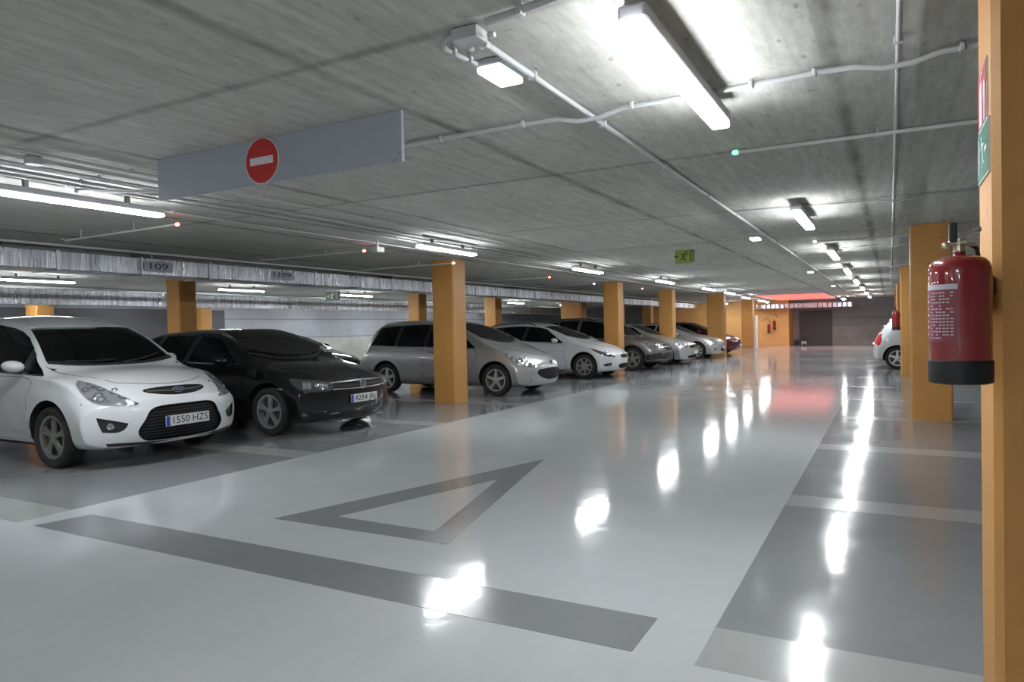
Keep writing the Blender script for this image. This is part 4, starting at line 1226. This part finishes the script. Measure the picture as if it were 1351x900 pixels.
# ---- black hatchback
golf = dict(sub=2, L=4.26, W=1.80, fo=.85, wb=2.63, R=.316, paint=M['p_black'], spokes=(5, True), rimmat=M['alloy'], loc=(-6.26, 7.33, 0),
  label='black hatchback with a round chrome badge, parked beside the white people carrier',
  top=[(0, .68), (.05, .72), (.15, .775), (.35, .83), (.7, .90), (1.0, .945), (1.15, .975), (1.35, 1.07), (1.7, 1.24), (2.0, 1.36), (2.3, 1.40), (2.7, 1.42), (3.3, 1.405), (3.75, 1.35), (4.0, 1.20), (4.18, .98), (4.26, .82)],
  belt=[(0, .60), (.12, .66), (.35, .735), (.7, .82), (1.0, .87), (1.2, .895), (2.2, .925), (3.2, .955), (3.8, .99), (4.1, .92), (4.26, .76)],
  rail=[(0, .62), (.2, .68), (.6, .72), (1.05, .76), (1.25, .76), (1.7, .665), (2.1, .60), (2.7, .585), (3.4, .57), (3.8, .56), (4.1, .60), (4.26, .62)],
  beltw=[(0, .78), (.3, .84), (.8, .865), (1.2, .86), (2.2, .85), (3.4, .84), (3.9, .80), (4.26, .72)],
  low=[(0, .20), (.3, .17), (.8, .17), (3.5, .18), (4.0, .22), (4.26, .28)], nose=[(.15, .07), (.28, .01), (.45, 0), (.58, .01), (.66, .03), (.78, .08), (1.0, .12)], sweep=.30,
  tail=[(.2, .05), (.4, 0), (.7, .02), (1.0, .08), (1.3, .1)], win=(1.3, 1.9, 3.9), ws=(1.17, 2.02, .26, .04), cabend=3.85, crown=.055,
  sidewin=[(1.45, 1.95, 2.42, 2.48, .045, .018), (2.56, 2.50, 3.20, 3.32, .045, .018), (3.38, 3.27, 3.50, 3.66, .05, .03)],
  rw=[(-.52, 1.05), (.52, 1.05), (.47, 1.30), (-.47, 1.30)], mirror=(1.62, .93), mirrormat=M['p_black'], hood=(.12, .60, .20, .75),
  doors=[([(1.32, .86), (1.33, .60), (1.30, .27), (2.0, .25), (2.46, .25), (2.52, .60), (2.51, .92), (1.9, .89)], 2.32),
         ([(2.57, .92), (2.58, .5), (2.55, .25), (2.8, .25), (3.0, .45), (3.22, .65), (3.36, .80), (3.38, .95), (3.0, .94)], 3.2)],
  pockets=[([(-.60, .215), (0, .20), (.60, .215), (.62, .29), (.55, .335), (0, .34), (-.55, .335), (-.62, .29)], 0, .03)],
  patches=[('upper_grille', [(-.50, .585, 1), (-.3, .575), (0, .57), (.3, .575), (.50, .585, 1), (.50, .665, 1), (.3, .675), (0, .68), (-.3, .675), (-.50, .665, 1)], 0, .006, M['grille'], (1,), True),
           ('grille_bar', [(-.50, .662), (0, .676), (.50, .662), (.50, .674), (0, .690), (-.50, .674)], 0, .012, M['chrome'], (1,), False, .02),
           ('grille_bar', [(-.50, .588), (0, .574), (.50, .588), (.50, .598), (0, .584), (-.50, .598)], 0, .012, M['chrome'], (1,), False, .02),
           ('grille_bar', [(-.50, .622), (0, .615), (.50, .622), (.50, .632), (0, .626), (-.50, .632)], 0, .010, M['trim_black'], (1,), False, .02),
           ('headlight', [(.43, .585, 1), (.43, .68, 1), (.6, .705), (.8, .73), (.94, .745), (.95, .71), (.88, .63), (.75, .58), (.55, .57)], 42, .006, M['headlight_dark'], (1, -1), True),
           ('headlight_element', [(.49, .60), (.60, .60), (.60, .67), (.49, .66)], 42, .009, M['headlight'], (1, -1), False),
           ('headlight_element', [(.70, .61), (.80, .61), (.80, .70), (.70, .69)], 42, .009, M['headlight'], (1, -1), False),
           ('lower_grille', [(-.60, .215), (0, .20), (.60, .215), (.62, .29), (.55, .335), (0, .34), (-.55, .335), (-.62, .29)], 0, -.016, M['grille'], (1,), True),
           ('side_marker', [(.84, .605), (.94, .61), (.94, .625), (.84, .62)], 70, .004, M['headlight'], (1, -1), False),
           ('bumper_lip', [(-.70, .175), (0, .155), (.70, .175), (.70, .19), (0, .17), (-.70, .19)], 0, .012, M['p_grey'], (1,), False),
           ('chrome_window_line', [(1.5, .912), (2.45, .938), (2.45, .950), (1.5, .924)], 90, .006, M['chrome'], (1, -1), False)],
  plate=(.45, '4284 JRJ', .012), badge=('ring', .632, .062, .016), hlk=.9)
CARS.append(golf)

# ---- silver estate
peu = dict(L=4.43, W=1.757, fo=.86, wb=2.71, R=.315, paint=M['p_silver'], spokes=(5, False), loc=(-6.01, 12.82, 0),
  label='silver grey estate car with roof rails, parked behind the tall orange column',
  top=[(0, .66), (.06, .74), (.16, .80), (.35, .87), (.7, .965), (.95, 1.03), (1.15, 1.12), (1.5, 1.30), (1.85, 1.445), (2.2, 1.52), (2.7, 1.54), (3.4, 1.53), (3.9, 1.49), (4.1, 1.40), (4.3, 1.12), (4.40, .92), (4.43, .82)],
  belt=[(0, .58), (.12, .68), (.35, .78), (.7, .86), (1.0, .91), (1.2, .93), (2.2, .955), (3.4, .98), (4.0, 1.00), (4.25, .96), (4.43, .76)],
  rail=[(0, .50), (.2, .62), (.6, .68), (.95, .74), (1.15, .745), (1.6, .66), (2.0, .595), (2.7, .585), (3.6, .575), (4.0, .56), (4.3, .60), (4.43, .60)],
  beltw=[(0, .72), (.3, .81), (.8, .845), (1.2, .84), (2.2, .83), (3.6, .82), (4.1, .79), (4.43, .72)],
  low=[(0, .22), (.3, .18), (.8, .18), (3.6, .20), (4.1, .24), (4.43, .30)], nose=[(.18, .08), (.30, .015), (.42, 0), (.55, .015), (.66, .06), (.78, .13), (1.0, .16)], sweep=.36,
  tail=[(.2, .05), (.4, 0), (.7, .02), (1.0, .08), (1.3, .1)], win=(1.3, 1.9, 4.1), ws=(1.02, 1.98, .28, .04), cabend=4.05, crown=.055,
  sidewin=[(1.32, 1.86, 2.46, 2.52, .045, .018), (2.60, 2.54, 3.24, 3.30, .045, .018), (3.36, 3.30, 3.88, 4.04, .05, .02)], greenwin=2,
  rw=[(-.55, 1.08), (.55, 1.08), (.50, 1.38), (-.50, 1.38)], mirror=(1.58, .965), hood=(.24, .42, .26, .72), rails=(2.3, 3.95), railmat=M['p_silver'],
  doors=[([(1.32, .90), (1.33, .60), (1.30, .28), (2.0, .26), (2.50, .26), (2.56, .60), (2.55, .95), (1.9, .93)], 2.36),
         ([(2.61, .95), (2.62, .5), (2.59, .26), (2.85, .26), (3.0, .45), (3.20, .65), (3.32, .80), (3.34, .96), (3.0, .95)], 3.18)],
  patches=[('grille', [(-.46, .51, 1), (0, .535), (.46, .51, 1), (.50, .44), (.40, .36), (.22, .31), (0, .30), (-.22, .31), (-.40, .36), (-.50, .44)], 0, .005, M['grille'], (1,), True),
           ('headlight', [(.38, .565), (.42, .60), (.6, .69), (.8, .78), (.98, .84), (1.0, .82), (.92, .74), (.78, .65), (.62, .585), (.48, .555)], 52, .006, M['headlight'], (1, -1), True),
           ('fog_light', [(.62+.04*math.cos(t), .33+.035*math.sin(t)) for t in [2*PI*k/12 for k in range(12)]], 40, .004, M['headlight'], (1, -1), False),
           ('side_trim', [(1.32, .50), (3.2, .53), (3.2, .56), (1.32, .53)], 90, .006, M['p_silver'], (1, -1), False),
           ('tail_light', [(4.27, .98), (4.36, .95), (4.41, .80), (4.42, .70), (4.36, .68), (4.30, .72), (4.27, .85)], 90, .008, M['tail_red'], (1, -1), True)],
  plate=None, badge=('shield', .63, .05, .010), hlz=-.7)
CARS.append(peu)

# ---- white estate
kia = dict(L=4.48, W=1.78, fo=.80, wb=2.65, R=.315, paint=M['p_white'], spokes=(7, False), rimmat=M['alloy_dark'], loc=(-6.10, 17.46, 0),
  label='white estate car parked between the silver estate and the dark grey crossover',
  top=[(0, .64), (.06, .71), (.16, .77), (.35, .835), (.7, .92), (.95, .975), (1.15, 1.05), (1.5, 1.20), (1.85, 1.345), (2.2, 1.44), (2.7, 1.475), (3.3, 1.455), (3.8, 1.40), (4.1, 1.29), (4.35, 1.08), (4.45, .90), (4.48, .80)],
  belt=[(0, .56), (.12, .65), (.35, .75), (.7, .83), (1.0, .88), (1.2, .90), (2.2, .945), (3.2, 1.0), (3.9, 1.05), (4.25, .98), (4.48, .74)],
  rail=[(0, .52), (.2, .63), (.6, .69), (.95, .745), (1.15, .75), (1.6, .665), (2.0, .60), (2.7, .585), (3.5, .565), (4.0, .54), (4.3, .58), (4.48, .60)],
  beltw=[(0, .73), (.3, .82), (.8, .855), (1.2, .85), (2.2, .84), (3.5, .82), (4.1, .78), (4.48, .70)],
  low=[(0, .22), (.3, .17), (.8, .17), (3.6, .19), (4.1, .24), (4.48, .30)], nose=[(.18, .07), (.30, .01), (.42, 0), (.55, .01), (.66, .05), (.78, .10), (1.0, .14)], sweep=.36,
  tail=[(.2, .05), (.4, 0), (.7, .02), (1.0, .08), (1.3, .1)], win=(1.3, 1.9, 4.1), ws=(1.08, 2.00, .28, .04), cabend=4.05, crown=.055,
  sidewin=[(1.38, 1.92, 2.46, 2.52, .045, .018), (2.60, 2.54, 3.24, 3.32, .045, .018), (3.38, 3.30, 3.70, 3.92, .05, .02)],
  rw=[(-.52, 1.08), (.52, 1.08), (.46, 1.30), (-.46, 1.30)], mirror=(1.60, .945), hood=(.22, .42, .26, .72), rails=(2.3, 3.8), railmat=M['p_black'],
  doors=[([(1.36, .87), (1.37, .60), (1.34, .27), (2.0, .25), (2.50, .25), (2.56, .60), (2.55, .93), (1.9, .91)], 2.36),
         ([(2.61, .94), (2.62, .5), (2.59, .25), (2.85, .25), (3.0, .45), (3.20, .65), (3.32, .80), (3.34, .98), (3.0, .96)], 3.18)],
  patches=[('grille', [(-.20, .60), (0, .61), (.20, .60), (.24, .56), (.18, .52), (0, .51), (-.18, .52), (-.24, .56)], 0, .006, M['grille'], (1,), True),
           ('lower_grille', [(-.30, .36), (0, .37), (.30, .36), (.34, .30), (.24, .25), (0, .24), (-.24, .25), (-.34, .30)], 0, .005, M['grille'], (1,), True),
           ('headlight', [(.38, .555), (.44, .59), (.62, .65), (.82, .72), (1.0, .775), (1.0, .755), (.90, .68), (.76, .61), (.6, .56), (.46, .54)], 50, .006, M['headlight_dark'], (1, -1), True),
           ('fog_light_surround', [(.56, .40), (.74, .385), (.80, .34), (.70, .315), (.58, .33)], 40, .004, M['trim_black'], (1, -1), True),
           ('fog_light', [(.65+.03*math.cos(t), .36+.028*math.sin(t)) for t in [2*PI*k/12 for k in range(12)]], 40, .010, M['headlight'], (1, -1), False),
           ('side_skirt_trim', [(1.35, .20), (3.1, .20), (3.1, .225), (1.35, .225)], 90, .004, M['trim_black'], (1, -1), False)],
  plate=None, badge=('oval_bar', .64, .022, .010), hlz=-.6)
CARS.append(kia)

def variant(src, **k):
    d = dict(src); d.update(k); return d
def stretch(c, kz, kx=1.0):
    d = dict(c)
    for q in ('top', 'belt'): d[q] = [(x, z*kz) for x, z in c[q]]
    return d
# ---- dark grey crossover
suv = variant(stretch(cmax, 1.0), sub=1, paint=M['p_grey'], label='dark grey crossover parked just beyond the orange column next to the white estate', loc=(-5.86, 20.95, 0), R=.34, detail=1,
  low=[(0, .30), (.3, .25), (.8, .24), (3.6, .26), (4.1, .30), (4.38, .36)], spokes=(5, False), rimmat=M['alloy_dark'], rails=(2.2, 3.8), plate=None, badge=('ring', .70, .05, .012), pockets=[],
  patches=[('lower_grille', [(-.50, .32), (0, .30), (.50, .32), (.56, .42), (.40, .50), (0, .51), (-.40, .50), (-.56, .42)], 0, .005, M['trim_black'], (1,), True),
           ('grille', [(-.34, .60), (0, .58), (.34, .60), (.36, .74), (0, .76), (-.36, .74)], 0, .005, M['grille'], (1,), True),
           ('headlight', [(.46, .70), (.50, .76), (.66, .81), (.84, .85), (.96, .86), (.92, .78), (.80, .71), (.64, .67), (.50, .67)], 50, .006, M['headlight'], (1, -1), True),
           ('bumper_trim', [(.45, .33), (.95, .31), (.95, .47), (.45, .52)], 50, .004, M['trim_black'], (1, -1), False),
           ('arch_trim', strip_outline([(.93+.41*math.cos(t), .34+.41*math.sin(t)) for t in [PI*k/16 for k in range(17)]], .05), 90, .006, M['trim_black'], (1, -1), False)])
CARS.append(suv)
# ---- silver hatchback nose
CARS.append(variant(golf, sub=1, paint=M['p_silver2'], label='silver hatchback with only its nose showing past the dark grey crossover', loc=(-5.80, 23.75, 0), detail=1, spokes=(5, False), plate=(.40, '', .012), badge=('ring', .60, .05, .01), doors=[], pockets=[],
  patches=[('grille', [(-.42, .56), (0, .55), (.42, .56), (.44, .64), (0, .66), (-.44, .64)], 0, .006, M['grille'], (1,), True),
           ('lower_grille', [(-.50, .22), (0, .21), (.50, .22), (.52, .30), (0, .34), (-.52, .30)], 0, .005, M['grille'], (1,), True),
           ('headlight', [(.43, .60), (.44, .67), (.6, .71), (.8, .74), (.94, .75), (.93, .69), (.82, .62), (.62, .58)], 42, .006, M['headlight'], (1, -1), True)]))
# ---- pale hatchback
CARS.append(variant(golf, sub=1, paint=M['p_silver2'], label='pale silver hatchback left of the column by the dark red car', loc=(-5.70, 27.85, 0), detail=1, spokes=(7, False), rimmat=M['alloy'], plate=(.42, '', .012), badge=('ring', .64, .04, .01), doors=golf['doors'], pockets=[], mirrormat=M['p_silver2'],
  patches=[('grille', [(-.30, .30), (0, .28), (.30, .30), (.34, .40), (0, .42), (-.34, .40)], 0, .006, M['grille'], (1,), True),
           ('headlight', [(.50, .62), (.53, .68), (.66, .72), (.82, .75), (.94, .75), (.90, .69), (.78, .63), (.62, .60)], 46, .006, M['headlight'], (1, -1), True),
           ('fog_light', [(.62, .33), (.70, .33), (.70, .41), (.62, .41)], 40, .006, M['trim_black'], (1, -1), False)]))
# ---- dark red car
CARS.append(variant(kia, paint=M['p_red'], label='dark red car at the far end of the left row, nose beyond its orange column', loc=(-5.75, 31.6, 0), detail=1, spokes=(5, False), rimmat=M['alloy'], plate=(.40, '', .012), badge=None, rails=None, doors=[], pockets=[],
  patches=[('grille', [(-.30, .52), (0, .51), (.30, .52), (.32, .60), (0, .62), (-.32, .60)], 0, .006, M['grille'], (1,), True),
           ('headlight', kia['patches'][2][1], 50, .006, M['headlight'], (1, -1), True)]))
# ---- car on the right, rear towards the aisle
CARS.append(variant(cmax, sub=1, paint=M['p_white'], label='pale compact car on the right with its red tail light towards the aisle', loc=(3.60, 22.65, 0), detail=1, L=4.05, wb=2.50, R=.30, plate=None, spokes=(5, False), rimmat=M['alloy'],
  top=[(0, .70), (.16, .80), (.6, .92), (1.05, 1.02), (1.5, 1.26), (1.85, 1.42), (2.3, 1.50), (3.2, 1.48), (3.55, 1.42), (3.75, 1.25), (3.93, 1.02), (4.02, .80), (4.05, .72)],
  belt=[(0, .62), (.35, .78), (.9, .89), (2.0, .93), (3.2, .98), (3.6, 1.0), (3.85, .92), (4.05, .66)],
  rail=[(0, .62), (.6, .70), (1.15, .75), (1.6, .67), (2.0, .60), (3.2, .58), (3.6, .57), (4.05, .60)],
  beltw=[(0, .76), (.3, .82), (1.2, .84), (3.2, .82), (3.7, .79), (4.05, .70)], W=1.72, cabend=3.6, low=[(0, .24), (.8, .19), (3.3, .20), (3.8, .24), (4.05, .28)],
  sidewin=[(1.50, 1.92, 2.50, 2.56, .045, .018), (2.64, 2.58, 3.20, 3.36, .045, .018)], rw=[(-.5, 1.02), (.5, 1.02), (.46, 1.33), (-.46, 1.33)], doors=[], pockets=[], hood=None, badge=None,
  patches=[('tail_light', [(3.83, .93), (3.95, .90), (4.02, .74), (3.98, .64), (3.86, .66), (3.80, .80)], 90, .010, M['tail_red'], (1, -1), True),
           ('tail_light', [(.56, .93), (.68, .95), (.72, .80), (.70, .66), (.60, .66), (.56, .78)], 180, .010, M['tail_red'], (1, -1), True),
           ('headlight', cmax['patches'][3][1], 50, .006, M['headlight'], (1, -1), True)]))
# ---- black car in the back row, behind the black hatchback
CARS.append(variant(stretch(golf, .95), sub=1, label='black car in the row behind, glimpsed between the black hatchback and the silver estate', loc=(-11.3, 12.7, 0), detail=1, plate=None, badge=None, doors=[], pockets=[],
  patches=[('headlight', golf['patches'][4][1], 42, .006, M['headlight'], (1, -1), True)]))
for c in CARS: make_car(c)


# ------------------------------------------------------------------ world, camera
w = bpy.data.worlds.new('World'); SC.world = w; w.use_nodes = True
w.node_tree.nodes['Background'].inputs[0].default_value = (.6, .65, .7, 1)
w.node_tree.nodes['Background'].inputs[1].default_value = .05
cd = bpy.data.cameras.new('Camera'); cam = bpy.data.objects.new('Camera', cd); link(cam)
yaw, pit, rol = 4.95914114e-01, 1.86724603e-02, -2.03785046e-02
f = Vector((-math.sin(yaw)*math.cos(pit), math.cos(yaw)*math.cos(pit), -math.sin(pit)))
r = Vector((math.cos(yaw), math.sin(yaw), 0)); u = r.cross(f)
r2 = math.cos(rol)*r+math.sin(rol)*u; u2 = -math.sin(rol)*r+math.cos(rol)*u
cam.matrix_world = Matrix(((r2.x, u2.x, -f.x, 0), (r2.y, u2.y, -f.y, 0), (r2.z, u2.z, -f.z, 1.34), (0, 0, 0, 1)))
cd.sensor_width = 36; cd.lens = 922.255*36/1351; cd.clip_start = .05; cd.clip_end = 200
SC.camera = cam
SC.cycles.diffuse_bounces = 6; SC.cycles.max_bounces = 12; SC.cycles.sample_clamp_indirect = 6; SC.cycles.use_adaptive_sampling = True; SC.cycles.adaptive_threshold = .015
vs = SC.view_settings
vs.view_transform = 'Standard'; vs.look = 'None'; vs.gamma = 1; vs.use_curve_mapping = False; vs.exposure = -0.08
